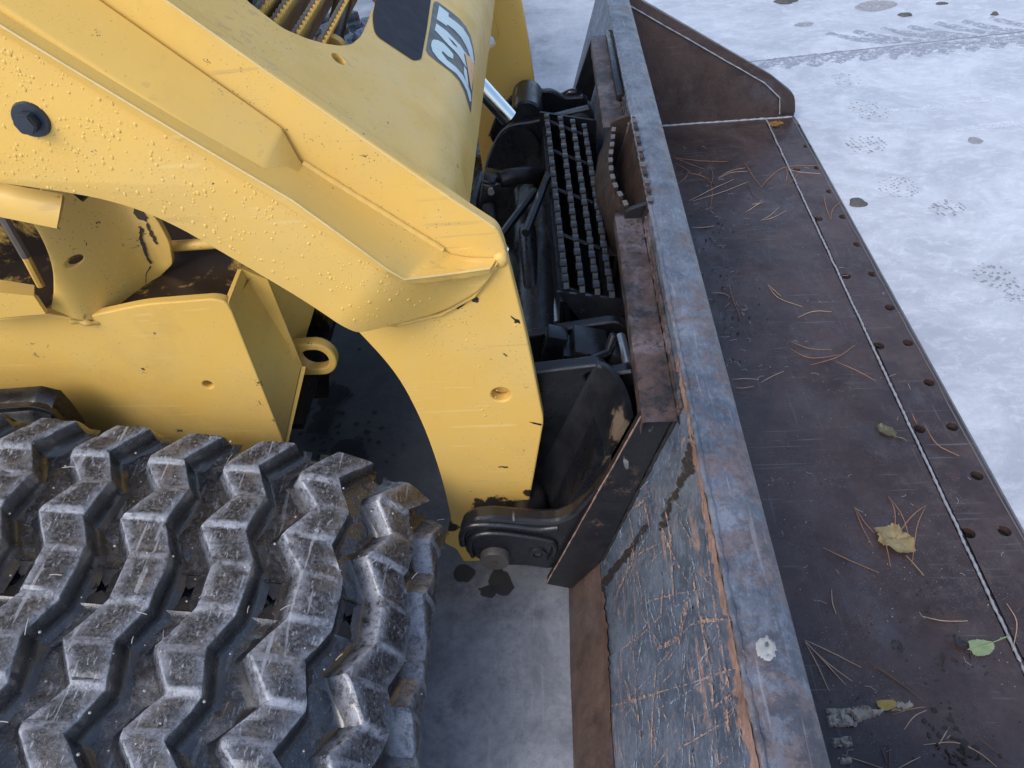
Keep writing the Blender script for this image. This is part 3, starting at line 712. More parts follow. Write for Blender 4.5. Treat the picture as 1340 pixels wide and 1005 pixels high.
# splash of dried cement on the beam
def lump(name, pts_px, z, h, mat, label, cat, seed, sp_=.004, surf=None, parent=None, group=None):
    """lumpy low relief inside an outline"""
    ps = [P(*q, z=z) for q in pts_px]; poly = [(p.x, p.y) for p in ps]
    def inside(x, y):
        r = False
        for (x1, y1), (x2, y2) in zip(poly, poly[1:] + poly[:1]):
            if (y1 > y) != (y2 > y) and x < (x2 - x1) * (y - y1) / (y2 - y1) + x1: r = not r
        return r
    x0, x1, y0, y1 = min(p[0] for p in poly), max(p[0] for p in poly), min(p[1] for p in poly), max(p[1] for p in poly)
    bm = bmesh.new(); vd = {}
    nx, ny = int((x1 - x0) / sp_) + 1, int((y1 - y0) / sp_) + 1
    for i in range(nx + 1):
        for j in range(ny + 1):
            x, y = x0 + i * sp_ + noise.noise(Vector((i * .9, j * .9, seed))) * sp_ * .4, y0 + j * sp_ + noise.noise(Vector((i * .9, j * .9, seed + 5))) * sp_ * .4
            ins = inside(x, y) and noise.noise(Vector((x * 120, y * 120, seed))) + .6 * noise.noise(Vector((x * 420, y * 420, seed))) > (-.22 if h > .002 else -.5)
            vd[i, j] = (bm.verts.new((x, y, z + (h * (.55 + .8 * abs(noise.noise(Vector((x * 160, y * 160, seed)))) + .3 * noise.noise(Vector((x * 500, y * 500, seed)))) if ins else -.001))), ins)
    for i in range(nx):
        for j in range(ny):
            q = [vd[i, j], vd[i + 1, j], vd[i + 1, j + 1], vd[i, j + 1]]
            if sum(k[1] for k in q) >= 1: bm.faces.new([k[0] for k in q])
    bmesh.ops.delete(bm, geom=[v for v in bm.verts if not v.link_faces], context='VERTS')
    return link(name, from_bm(name, bm, 60), mat, parent, label, cat, group)
lump('dried_splash', [(990, 838), (1003, 832), (1014, 845), (1014, 858), (1004, 866), (993, 860), (988, 850)], RZ + .0008, .0010, plain("splash_grey", (.33, .34, .34), .8, 0, 1), 'pale grey dried splash on the bucket top beam', 'splash', 3, .002)
lump('cement_smear', [(1082, 927), (1100, 928), (1140, 923), (1160, 926), (1150, 936), (1125, 942), (1118, 951), (1085, 951)], ZF, .004, MCEM, 'longest grey cement smear on the bucket floor, a gold leaf at its end', 'cement smear', 5, .0018)
lump('cement_smear', [(1165, 920), (1190, 916), (1196, 924), (1180, 931), (1166, 931)], ZF, .003, MCEM, 'thin grey cement smear right of the gold leaf', 'cement smear', 6, .0018)
lump('cement_smear', [(1090, 966), (1112, 964), (1115, 975), (1100, 978), (1090, 978)], ZF, .004, MCEM, 'short grey cement smear beside the beam, middle of the three', 'cement smear', 7, .0018)
lump('cement_smear', [(1096, 992), (1114, 992), (1115, 999), (1098, 1000)], ZF, .003, MCEM, 'smallest grey cement smear beside the beam at the bottom edge', 'cement smear', 8, .0018)
#PART3
# ================================================================== LOADER
loader = thing('track_loader', 'yellow compact track loader on rubber tracks, black coupler holding the bucket', 'track loader', (-.8, 1.18, 0))
# ---------------------------------------------------------------- rubber track
TC, TW, PITCH, LH = .414, .205, .091, .027
ea, eb, ec = .186, .164, Vector((-.41, 0, .190))
path = []
t0 = math.atan2(1, .2495)
for i in range(200):
    t = lerp(-math.pi / 2, t0, i / 199); path.append((ec.x + ea * math.cos(t), ec.z + eb * math.sin(t)))
xe, ze = path[-1]
XR, RR = -1.72, None
zr = ze + .22 * (xe - XR)
for i in range(1, 60): path.append((lerp(xe, XR, i / 60), lerp(ze, zr, i / 60)))
tt = math.atan2(1, .22); rc = (zr + .0) / 2; rr_ = (zr - .026) / 2 / .99
cx_, cz_ = XR - .0, .026 + rr_
for i in range(60):
    t = lerp(math.pi / 2 - .2, math.pi * 1.5, i / 59); path.append((cx_ + rr_ * math.cos(t) - .05, cz_ + rr_ * math.sin(t)))
for i in range(1, 40): path.append((lerp(cx_ - .05, ec.x, i / 40), .026))
# arc length table
tab = [0]
for a_, b_ in zip(path, path[1:] + path[:1]): tab.append(tab[-1] + math.hypot(b_[0] - a_[0], b_[1] - a_[1]))
TOT = tab[-1]
import bisect
def on_path(s):
    s %= TOT; i = min(bisect.bisect_right(tab, s) - 1, len(path) - 1)
    a_, b_ = path[i], path[(i + 1) % len(path)]; k = (s - tab[i]) / max(1e-9, tab[i + 1] - tab[i])
    return lerp(a_[0], b_[0], k), lerp(a_[1], b_[1], k)
def belt_pt(s, v, h):
    x, z = on_path(s); x1, z1 = on_path(s - .012); x2, z2 = on_path(s + .012)
    tx, tz = x2 - x1, z2 - z1; l = math.hypot(tx, tz) or 1
    return Vector((x + tz / l * h, TC + v, z - tx / l * h))
# phase: the lug whose edge crosses x = -.437 on the top run (s grows rearward there)
s_ref = min((k * .0005 for k in range(int(TOT / .0005))), key=lambda s: abs(on_path(s)[0] + .437) + (9 if on_path(s)[1] < .25 else 0))
NL = int(round(TOT / PITCH)); PT = TOT / NL
Lc = [(0, .027), (.028, .027), (.073, 0), (.118, .027), (.155, 0), (.165, .001), (.205, .034)]
Rc = [(0, .0655), (.033, .0645), (.070, .0455), (.122, .056), (.165, .036), (.205, .071)]
STEP = [(0, .0015), (.028, .0015), (.034, 0), (.072, .0003), (.078, .0022), (.116, .0022), (.122, 0), (.153, 0), (.160, .002), (.205, .002)]
def lug_mesh(s0, sd_, fine):
    cps = sorted({c for L_ in (Lc, Rc, STEP) for c, _ in L_})
    va = set([-TW - .013, TW + .013, -TW - .008, TW + .008, -TW - .004, TW + .004])
    for c in cps: va |= {c, -c}
    va = sorted(va); vv = []
    for a_, b_ in zip(va, va[1:]):
        k = max(1, int((b_ - a_) / (.0035 if fine else .02))); vv += [lerp(a_, b_, i / k) for i in range(k)]
    vv.append(va[-1]); vs, fs, W_, dust, worn = [], [], 17, [], []
    Lw = .0022
    ds_ = (.1, .05, 0, 0, .2, .7, 1, 1, 1, 1, 1, .7, .1, 0, 0, .05, .1)
    ws_ = (0, 0, .1, .5, .9, 1, .6, 0, 0, 0, .4, .7, .1, 0, 0, 0, 0)  # edge wear, plus light painted onto the left flanks
    tilt = .0022
    for j, v in enumerate(vv):
        a = min(abs(v), TW)
        l_, r_ = poly_at(Lc, a), poly_at(Rc, a)
        l_ -= Lw; r_ += Lw
        l_ += .0010 * noise.noise(Vector((v * 40, sd_, 0))); r_ += .0010 * noise.noise(Vector((v * 40, sd_, 5)))
        end = max(0, min(1, (TW + .013 - abs(v)) / .013)); end = end ** .6
        st_ = poly_at(STEP, a)
        H = (LH + st_ * 1.5) * end
        kink = min(abs(a - c) for c in (.028, .075, .119, .157))
        prof = [(l_ - .019, -.02), (l_ - .0125, .05), (l_ - .0085, .14), (l_ - .0055, .36), (l_ - .0016, .88), (l_ - .0003, .965), (l_ + .0018, 1.0), (lerp(l_, r_, .3), 1.0), (lerp(l_, r_, .5), 1.0), (lerp(l_, r_, .7), 1.0), (r_ - .0018, 1.0), (r_ + .0003, .965), (r_ + .0016, .88), (r_ + .0055, .36), (r_ + .0085, .14), (r_ + .0125, .05), (r_ + .019, -.02)]
        for k, (x, hh) in enumerate(prof):
            n1 = noise.noise(Vector((x * 55, v * 55, sd_))); n2 = noise.noise(Vector((x * 190, v * 190, sd_ + 3)))
            chip = max(0, noise.noise(Vector((v * 75, k * .35, sd_ + 8))) - .36) * .012 if 5 <= k <= 11 else 0
            h = H * hh + tilt * (k - 8) / 6 * (hh > .8) + (.0005 * n1 + .0004 * n2 - chip) * (1 if hh > .2 else .3)
            vs.append(belt_pt(s0 - x - .0004 * n2, v, h)); dust.append(ds_[k] * end); worn.append(max(ws_[k], .7 * (kink < .0036) * (6 <= k <= 10)) * end)
        if j:
            b = (j - 1) * W_
            for k in range(W_ - 1): fs.append((b + k, b + k + 1, b + W_ + k + 1, b + W_ + k))
    me = mesh('lug', vs, fs, 34)
    for nm, arr in (('dust', dust), ('worn', worn)):
        at_ = me.attributes.new(nm, 'FLOAT', 'POINT'); at_.data.foreach_set('value', arr)
    return me
# belt with a square pit at every pitch
HS, HV = .0235, .0215
def belt_h(s, v):
    q = ((s_ref - s) / PT) % 1 * PT            # forward distance from the lug origin
    d = q - .0925
    if d < -PT / 2: d += PT
    h = 0
    if abs(d) < HS and abs(v) < HV: h = -.013
    elif abs(d) < HS + .004 and abs(v) < HV + .004: h = .0028
    else: h = .005 * max(0, noise.noise(Vector((s * 26, v * 26, 1))) - .05) + .0014 * noise.noise(Vector((s * 90, v * 90, 3)))
    a = abs(v)
    if a > TW - .004: h -= (a - TW + .004) * .7
    # moulded ribs in the groove between lugs
    for (va, vb, k0, k1) in ((.036, .070, .118, .095), (.08, .118, .095, .118), (.13, .16, .11, .092)):
        if va < a < vb:
            c = lerp(k0, k1, (a - va) / (vb - va)); e = abs(((q - c + PT / 2) % PT) - PT / 2)
            if e < .009: h += .0045 * math.cos(e / .009 * math.pi / 2) * min(1, (a - va) / .006, (vb - a) / .006)
    return h
ns, nvb = int(TOT / .0033), 128
vs = []; fs = []
for i in range(ns):
    s = TOT * i / ns; fineb = True
    for j in range(nvb + 1):
        v = lerp(-TW - .004, TW + .004, j / nvb); vs.append(belt_pt(s, v, belt_h(s, v)))
for i in range(ns):
    a_, b_ = i * (nvb + 1), ((i + 1) % ns) * (nvb + 1)
    for j in range(nvb): fs.append((a_ + j, a_ + j + 1, b_ + j + 1, b_ + j))
me = mesh('rubber_track', vs, fs, 70); at_ = me.attributes.new('dust', 'FLOAT', 'POINT'); at_.data.foreach_set('value', [.45] * len(vs))
track = link('rubber_track', me, MBELT, loader)
MHOLE = plain("flap_rubber", (.030, .028, .027), .5, 0, .8, .5)
lugs = []
for k in range(NL):
    s0 = s_ref + (k - 6) * PT; x, z = on_path(s0); fine = x > -.78 and z > .05
    lugs.append(link('lug', lug_mesh(s0, k * 3.7 + 1, fine), MLUG, track))
    if not fine: continue
    # torn square flap: four leaves bent around an X slit
    rng = random.Random(k + 50); sc_ = s0 - .0925
    vs, fs = [], []
    c1 = [(-1, -1), (1, -1), (1, 1), (-1, 1)]
    ox, oy = rng.uniform(-.1, .1), rng.uniform(-.12, .12)
    for e in range(4):
        p, q = Vector(c1[e]), Vector(c1[(e + 1) % 4]); tip = Vector((ox, oy)); mid = (p + q) / 2
        gap = rng.uniform(.05, .13); dz = rng.uniform(-.0055, .0005)
        pp, qq = p.lerp(mid, .03), q.lerp(mid, .03); tp = tip.lerp(mid, gap * 1.6)
        base = len(vs); n_ = 6
        for i in range(n_ + 1):
            t = i / n_; a_, b_ = pp.lerp(tp, t), qq.lerp(tp, t)
            sl_ = gap * .9 * math.sin(t * 2.6); a_ = a_.lerp(mid, sl_ * .6); b_ = b_.lerp(mid, sl_ * .6)
            for m_ in range(5):
                w = a_.lerp(b_, m_ / 4); hh = .0006 + dz * t + .0009 * noise.noise(Vector((w.x * 4, w.y * 4, k)))
                vs.append(belt_pt(sc_ - w.x * HS, w.y * HV, hh))
        for i in range(n_):
            for m_ in range(4): z0 = base + i * 5 + m_; fs.append((z0, z0 + 1, z0 + 6, z0 + 5))
    link('torn_flap', mesh('torn_flap', vs, fs, 60), MHOLE, track)
# grit and straw lodged in the tread
rng = random.Random(31); bm = bmesh.new()
for _ in range(420):
    s = s_ref + rng.uniform(-.35, .5); v = rng.uniform(-TW, TW); p = belt_pt(s, v, belt_h(s, v) + rng.choice((.0, .0, .0285)))
    if rng.random() < .75:
        r = rng.uniform(.0006, .0017); m_ = bmesh.ops.create_icosphere(bm, subdivisions=1, radius=r)
        for q in m_['verts']: q.co += p
    else:
        a_ = rng.uniform(0, 6.3); L = rng.uniform(.006, .02); d_ = Vector((math.cos(a_), math.sin(a_), rng.uniform(-.1, .3))) * L
        tube_bm(bm, [p, p + d_ * .5 + Vector((0, 0, .001)), p + d_], .0005, 4)
link('tread_grit', from_bm('tread_grit', bm), MLINT, track, kind='stuff')
# far track, straight across the machine
far = track.copy(); COL.objects.link(far); far.location = (0, 1.532, 0); far.parent = loader; far.matrix_parent_inverse = Matrix.Translation(-loader.location)
for o in lugs:
    c = o.copy(); COL.objects.link(c); c.parent = far; c.matrix_parent_inverse = Matrix()
# undercarriage frame and idler between belt runs
yplate('track_frame', [(-1.7, .12), (-.5, .10), (-.36, .19), (-.42, .26), (-1.2, .36), (-1.7, .5)], .50, .17, MB, loader, rad=.05, bevel=.01)
bm = bmesh.new(); bmesh.ops.create_cone(bm, cap_ends=True, segments=40, radius1=.135, radius2=.135, depth=.26, matrix=Matrix.Translation((-.41, TC, .19)) @ Matrix.Rotation(R(90), 4, 'X'))
link('idler_wheel', from_bm('idler_wheel', bm), MB, loader)

# ---------------------------------------------------------------- near loader arm
YI = .675
arm_px = [(-60, -192), (215, 0), (621, 280), (651, 299), (659, 318), (690, 440), (712, 550), (690, 672), (682, 715), (650, 750), (608, 738), (597, 719), (581, 711), (591, 682), (578, 625), (555, 558), (520, 490), (465, 430), (380, 350), (250, 270), (100, 160), (-60, 60)]
arm_rad = [0, .3, .02, .008, .008, .1, .012, .02, .02, .03, .01, .006, .006, .02, .1, .1, .06, .05, 0, 0, 0, 0]
hc = P(655.5, 516.5, y=YI)
arm = link('loader_arm', plate_mesh('loader_arm', rnd(XZ(arm_px, YI), arm_rad, 8), [circ((hc.x, hc.z), .0125, 32)], fy(YI), .016, .0022), MYE, loader)
tube('arm_hole_liner', [(hc.x, YI + .018, hc.z), (hc.x, YI + .020, hc.z)], .016, MY, arm, 24)
# outer side plate: flat, its front end bent inwards to meet the inner plate
dS = Vector((.76, -.64)); YO = .62
def fb(x, z):
    t = max(0, min(1, (x * dS.x + z * dS.y + .562) / .118)); return .0475 * t * t * (3 - 2 * t) * (.75 + .25 * t)
def PA(px, py, off=0):
    y = YO
    for _ in range(25): p = P(px, py, y=y); y = lerp(y, YO + fb(p.x, p.z), .7)
    p.y -= off; return p
aout = [(-60, -8), (0, 28), (385, 260), (527, 366), (640, 352), (652, 344), (640, 366), (620, 386), (577, 410), (520, 424), (468, 436), (400, 395), (300, 336), (230, 296), (180, 274), (130, 260), (80, 251), (0, 240), (-60, 232)]
ol = [(p.x, p.z) for p in (PA(*q) for q in aout)]
me = plate_mesh('side_plate', rnd(ol, [0, 0, .02, .006, .003, .003, .01, .01, .02, .02, .006, .03, .03, .04, .05, .04, .02, 0, 0], 6), [], fy(YO), .010, .0012)
bm = bmesh.new(); bm.from_mesh(me); bpy.data.meshes.remove(me)
for k in range(26):
    s = -.57 + k * .0055; o_ = dS * s
    bmesh.ops.bisect_plane(bm, geom=bm.verts[:] + bm.edges[:] + bm.faces[:], plane_co=(o_.x, 0, o_.y), plane_no=(dS.x, 0, dS.y))
for v in bm.verts: v.co.y += fb(v.co.x, v.co.z)
side = link('arm_side_plate', from_bm('arm_side_plate', bm, 30), MY, arm)
# weld seam where the bent plate meets the inner plate
bead('arm_weld', [PA(470, 437) + Vector((0, .02, 0)), P(520, 425, y=YI - .002), P(577, 411, y=YI - .002), P(620, 387, y=YI - .002), P(650, 348, y=YI - .003)], .0028, MYE, arm, .004, sd_=2, wob=.3)
bm = bmesh.new(); p = P(655, 340, y=YI)
bmesh.ops.create_uvsphere(bm, u_segments=16, v_segments=10, radius=.008, matrix=Matrix.Translation(p) @ Matrix.Diagonal((1, .6, 1.2, 1)))
link('weld_knob', from_bm('weld_knob', bm), MYE, arm)
crk = lambda a_, b_: P(a_, b_, y=YI - .0006)
for k_, L_ in enumerate(([(597, 404), (606, 396), (614, 389), (618, 388), (626, 392), (625, 394), (617, 391), (608, 399), (599, 405)], [(667, 413), (672, 416), (680, 421), (681, 424), (677, 421), (669, 416)], [(692, 552), (700, 553), (708, 555), (708, 557), (699, 555)], [(652, 611), (664, 610), (664, 612), (653, 612)])):
    px_decal('paint_crack', L_, crk, MFLK, arm, 1.2, k_, 3)
# top strip of the arm box
ou = [(-60, -12), (100, 86), (250, 177), (385, 257), (450, 304), (510, 348), (530, 360), (560, 357), (600, 352), (642, 346)]
inn = [(-20, -73), (110, 15), (250, 111), (395, 212), (460, 252), (525, 292), (575, 323), (590, 333), (615, 337), (650, 338)]
OU = [PA(*q, .0075) for q in ou]; IN = [P(*q, y=YI - .0015) for q in inn]
def samp(L_, t):
    t *= len(L_) - 1; i = min(int(t), len(L_) - 2); return L_[i].lerp(L_[i + 1], t - i)
link('arm_top_strip', grid_mesh('arm_top_strip', lambda u, v: samp(OU, u).lerp(samp(IN, u), v), 63, 4, .0085, 40), MY, arm)
bead('arm_weld', [P(396, 213, y=YI - .002), P(460, 253, y=YI - .002), P(525, 293, y=YI - .002), P(580, 327, y=YI - .002)], .0036, MY, arm, .004, sd_=6, wob=.25)
tube('edge_highlight', [q + Vector((-.0004, -.0002, .0004)) for q in OU], .0013, MYW, arm, 6)  # thin pale tubes paint the bright line of the arm edges, partly wear
tube('edge_highlight', [P(*q, y=YI + .0006) + Vector((0, 0, .0006)) for q in ((-20, -164), (100, -80), (215, 0), (400, 131), (560, 242), (621, 281), (648, 299))], .0011, MYW, arm, 6)
# cover box on the strip
N0, N1 = P(-60, -31, y=.624), P(338, 226, y=.626); F0, F1 = P(60, -52, y=.672), P(370, 166, y=.672)
n0, n1 = P(-60, -24, y=.6245), P(341, 233, y=.6265); e1, e2 = P(386, 256, y=.6265), P(396, 214, y=.672)
bm = bmesh.new()
V_ = [bm.verts.new(q) for q in (N0, N1, F1, F0, n0, n1, e1, e2)]
low = [bm.verts.new(q + Vector((-.02, 0, -.03))) for q in (n0, e1, e2, F0)]
for q in ((0, 1, 2, 3), (1, 6, 7, 2), (0, 4, 5, 1), (1, 5, 6)): bm.faces.new([V_[i] for i in q])
bm.faces.new((V_[3], V_[2], V_[7], low[2], low[3])); bm.faces.new((V_[4], low[0], low[1], V_[6], V_[5])); bm.faces.new((V_[6], low[1], low[2], V_[7])); bm.faces.new((V_[0], V_[3], low[3], low[0], V_[4])); bm.faces.new(low[::-1])
bmesh.ops.recalc_face_normals(bm, faces=bm.faces)
bmesh.ops.bevel(bm, geom=[e for e in bm.edges if e.calc_face_angle(0) > .15], offset=.0035, segments=3, affect='EDGES', profile=.6)
link('hose_cover', from_bm('hose_cover', bm, 45), MY, arm)
# bolt with flange washer
def hexbolt(c, rw, rh, mat, parent, nrm=Vector((0, -1, 0)), hw=.002, hh=.009):
    q = nrm.to_track_quat('Z', 'Y').to_matrix().to_4x4(); bm = bmesh.new()
    bmesh.ops.create_cone(bm, cap_ends=True, segments=36, radius1=rw, radius2=rw * .93, depth=hw, matrix=Matrix.Translation(c + nrm * hw / 2) @ q)
    r = bmesh.ops.create_cone(bm, cap_ends=True, segments=6, radius1=rh, radius2=rh, depth=hh, matrix=Matrix.Translation(c + nrm * (hw + hh / 2)) @ q @ Matrix.Rotation(.3, 4, 'Z'))
    bmesh.ops.bevel(bm, geom=list({e for v in r['verts'] for e in v.link_edges}), offset=rh * .1, segments=2, affect='EDGES')
    return link('bolt', from_bm('bolt', bm, 30), mat, parent)
hexbolt(P(41, 156, y=YO), .0165, .0100, MBOLT, side, hh=.010, hw=.003)
# rain drops standing on the paint
rng = random.Random(5); vs, fs = [], []
ico = bmesh.new(); bmesh.ops.create_icosphere(ico, subdivisions=2, radius=1)
iv = [v.co.copy() for v in ico.verts]; jf = [tuple(v.index for v in f.verts) for f in ico.faces]; ico.free()
apoly = [(-30, 20), (385, 268), (520, 366), (585, 368), (560, 400), (470, 425), (300, 325), (180, 266), (-30, 230)]
def inpoly(x, y, poly):
    r = False
    for (x1, y1), (x2, y2) in zip(poly, poly[1:] + poly[:1]):
        if (y1 > y) != (y2 > y) and x < (x2 - x1) * (y - y1) / (y2 - y1) + x1: r = not r
    return r
def drop(c, r, n, stretch=1.25):
    t1 = Vector((0, 0, -1)); t1 = (t1 - n * t1.dot(n)).normalized(); t2 = n.cross(t1); b = len(vs); k = rng.uniform(0, 40)
    for q in iv:
        w = 1 + .25 * noise.noise(q * 1.3 + Vector((k, 0, 0)))
        vs.append(c + (t1 * q.x * stretch + t2 * q.y) * r * w + n * q.z * r * .36)
    fs.extend(tuple(i + b for i in f) for f in jf)
cnt = 0
while cnt < 1300:
    px, py = rng.uniform(-20, 590), rng.uniform(20, 430)
    if not inpoly(px, py, apoly) or noise.noise(Vector((px * .012, py * .012, 0))) < -.32 + rng.uniform(-.15, .15): continue
    cnt += 1; r = .0004 + .0014 * rng.random() ** 4; c = PA(px, py); e = 1e-3
    n = Vector((-(fb(c.x + e, c.z) - fb(c.x - e, c.z)) / (2 * e), 1, -(fb(c.x, c.z + e) - fb(c.x, c.z - e)) / (2 * e))).normalized() * -1
    drop(c, r, n, rng.uniform(1.0, 1.6))
for _ in range(170):
    px, py = rng.uniform(520, 700), rng.uniform(390, 600)
    if not inpoly(px, py, [(520, 440), (620, 395), (660, 340), (705, 540), (650, 600), (600, 500)]): continue
    drop(P(px, py, y=YI), .0005 + .0012 * rng.random() ** 3, Vector((0, -1, 0)))
link('water_drops', mesh('water_drops', vs, fs, 80), MWATER, side, kind='stuff')

# ---------------------------------------------------------------- cross member between the arms
p0 = P(215, 0, y=YI); p1 = P(650, 300, y=YI); DV = Vector((p1.x - p0.x, 0, p1.z - p0.z)).normalized(); DN = Vector((-DV.z, 0, DV.x))
DO = Vector((p0.x, 0, p0.z)) - DN * .0012
a0 = math.atan2(-DV.z, DV.x); v_b = (-.140 - p0.x) / DV.x; RB = .085
prof = [DO + DV * (-.6), DO + DV * v_b]
cb = prof[-1] - DN * RB
for k in range(1, 13):
    a_ = lerp(a0, R(87), k / 12); prof.append(cb + Vector((math.sin(a_), 0, math.cos(a_))) * RB)
prof.append(prof[-1] + Vector((.002, 0, -.045)))
def DS(px, py, off=0):
    d = P(px, py, y=1.0) - CAM; best = None
    for a_, b_ in zip(prof, prof[1:]):
        e = b_ - a_; n = Vector((-e.z, 0, e.x)).normalized()
        if abs(d.dot(n)) < 1e-9: continue
        t = (a_ - CAM).dot(n) / d.dot(n); p = CAM + d * t; k = (p - a_).dot(e) / e.length_squared
        if t > 0 and -.001 <= k <= 1.001 and (best is None or t < best[0]): best = (t, p + n * off)
    if best is None:
        n = DN; t = (DO - CAM).dot(n) / d.dot(n); return CAM + d * t + n * off
    return best[1]
def duv(q):
    p = DS(*q); return (p.y, (p - DO).dot(DV))
YB0, YB1 = YI + .0163, 2.36 - YI
op = [(300, -60), (322, 0), (345, 18), (370, 37), (400, 50), (425, 57), (445, 60), (460, 58), (473, 47), (480, 34), (494, 0), (520, -60)]
opn = [duv(q) for q in op]; hc2 = duv((443, 77))
fr_ = (DO, Vector((0, 1, 0)), DV, DN)
crossm = link('cross_member', plate_mesh('cross_member', [(YB0, -.55), (YB0, v_b), (YB1, v_b), (YB1, -.55)], [rnd(opn, .006), circ(hc2, .0085, 24)], (DO, Vector((0, 1, 0)), DV, DN), .008, 0), MY, loader)
link('cross_member_front', grid_mesh('cross_member_front', lambda u, v: (lambda q: Vector((q.x, lerp(YB0, YB1, u), q.z)))(samp(prof[1:], v)), 30, 52, .008, 50), MY, crossm)
def on_D(off): return lambda a_, b_: DS(a_, b_, off)
px_decal('grip_patch', rnd([(503, -60), (487, 22), (490, 46), (541, 80), (551, 78), (558, 40), (572, -60)], [0, 8, 10, 8, 4, 5, 0]), on_D(.0006), MGRIP, crossm)
lg = lambda L_: [(x / 6.7 + 550, y / 6.7) for x, y in L_]
px_decal('logo_plate', lg([(125, 14), (150, 18), (250, 90), (340, 165), (400, 235), (440, 320), (465, 430), (476, 520), (470, 600), (458, 750), (440, 990), (425, 930), (385, 800), (340, 710), (270, 635), (150, 545), (70, 480), (48, 440), (60, 370), (90, 200), (113, 35)]), on_D(.0006), MDEC, crossm, step=3)
px_decal('logo_letter', lg([(162, 55), (246, 120), (243, 150), (300, 190), (370, 250), (420, 332), (450, 430), (467, 555), (456, 560), (428, 488), (396, 405), (352, 330), (296, 268), (234, 220), (230, 234), (198, 213), (138, 172)]), on_D(.0011), MDECW, crossm, step=3)
px_decal('logo_letter', lg([(137, 210), (230, 280), (296, 348), (346, 402), (388, 462), (425, 510), (400, 490), (377, 472), (392, 550), (404, 600), (372, 556), (334, 494), (292, 446), (238, 394), (175, 324), (122, 268)]), on_D(.0011), MDECW, crossm, step=3, ho=[lg([(236, 328), (282, 368), (316, 408), (322, 424), (286, 396)])])
px_decal('logo_letter', lg([(112, 352), (150, 356), (200, 386), (248, 434), (284, 480), (284, 522), (240, 500), (192, 454), (182, 466), (228, 530), (308, 592), (368, 662), (408, 742), (436, 822), (440, 888), (426, 892), (402, 800), (362, 720), (312, 650), (232, 590), (152, 520), (102, 452), (90, 402), (98, 365)]), on_D(.0011), MDECW, crossm, step=3)
px_decal('logo_letter', lg([(376, 580), (402, 620), (417, 755), (396, 720), (375, 640)]), on_D(.0011), MDECW, crossm, step=3)
px_decal('logo_triangle', lg([(386, 478), (430, 500), (468, 575), (455, 700), (441, 800), (430, 750), (412, 630)]), on_D(.0013), MDECT, crossm, step=3)
# serrated step treads seen through the opening
def tread(px0, px1, zoff, wid, mat_):
    y0, y1 = DS(*px0).y, 1.55
    c = DS(*px0) - DN * zoff; bm = bmesh.new(); n_ = int((y1 - y0) / .013)
    ax = Vector((.55, 0, .835)).normalized(); nrm = Vector((.835, 0, -.55))
    ol_ = []
    for i in range(n_):
        y = y0 + .013 * i; ol_ += [(y, .0), (y + .002, .0075), (y + .006, .0035), (y + .0095, .0005)]
    ol_ += [(y0 + .013 * n_, -wid), (y0, -wid)]
    return link('tread_bar', plate_mesh('tread_bar', ol_, [], (Vector((c.x, 0, c.z)), Vector((0, 1, 0)), ax, nrm), .004, .0006), mat_, crossm)
for (q, zo) in (((352, 42), .022), ((384, 58), .022), ((420, 72), .022), ((330, 30), .022)):
    t_ = tread(q, None, zo, .075, MYC)
    o2 = tread((q[0] - 6, q[1] - 2), None, zo + .001, .02, MEDGE)
box('tread_end_plate', DS(440, 62) - DN * .02 + Vector((-.03, -.006, -.02)), (.1, .006, .05), MYC, crossm, Matrix.Rotation(R(43), 3, 'Y'))
pf = DS(462, 25) - DN * .05
tube('hose_fitting', [pf + Vector((0, -.05, .0)), pf + Vector((0, -.02, 0)), pf + Vector((0, -.02, 0)), pf + Vector((0, .12, .03))], [.017, .017, .011, .011], MHOSE, crossm, 16)
tube('fitting_ring', [pf + Vector((0, -.012, .002)), pf + Vector((0, .0, .002))], .022, MYC, crossm, 20)
for k, (q, r_) in enumerate((((330, -5), .014), ((365, 5), .011), ((300, -20), .016))):
    pq = DS(*q) - DN * (.10 + .02 * k); tube('hydraulic_hose', spline([pq + Vector((-.1, -.1, -.05)), pq, pq + Vector((.02, .2, .02)), pq + Vector((-.1, .5, .05))]), r_, MHOSE, crossm, 12)
# ---------------------------------------------------------------- far arm (mirror of the near one) and tilt cylinder
far_pts = [(x, z) for x, z in XZ(arm_px, YI)]
slot = [(p.x, p.z) for p in (P(*q, y=2.36 - YI) for q in ((628, 20), (636, 24), (649, 58), (642, 64), (630, 72)))]
farm = link('loader_arm', plate_mesh('loader_arm', rnd([(x - .012 if k in (2, 3, 4, 5, 6) else x, z) for k, (x, z) in enumerate(far_pts)], arm_rad, 8), [slot], fy(2.36 - YI), .03, .0016), MY, loader)
yplate('arm_gusset', [(p.x, p.z) for p in (P(*q, y=2.30 - YI) for q in ((633, 20), (640, 22), (650, 55), (648, 62), (642, 60)))], 2.35 - YI, .01, MYC, farm, rad=.002)
yplate('arm_side_plate', ol, 2.36 - YO - .01, .010, MY, farm, rad=.01)
ry = 1.3
ra, rb = P(633, 118, y=ry), P(664, 152, y=ry); rd = (rb - ra).normalized()
tube('cylinder_rod', [ra - rd * .2, rb + rd * .004], .0165, MCHROME, loader, 28)
tube('cylinder_barrel', [ra - rd * .5, ra - rd * .045, ra - rd * .03], [.035, .035, .03], MYC, loader, 28)
tube('cylinder_rod', [ra - rd * .2 + Vector((0, -.43, 0)), rb + rd * .004 + Vector((0, -.43, 0))], .0165, MCHROME, loader, 28)

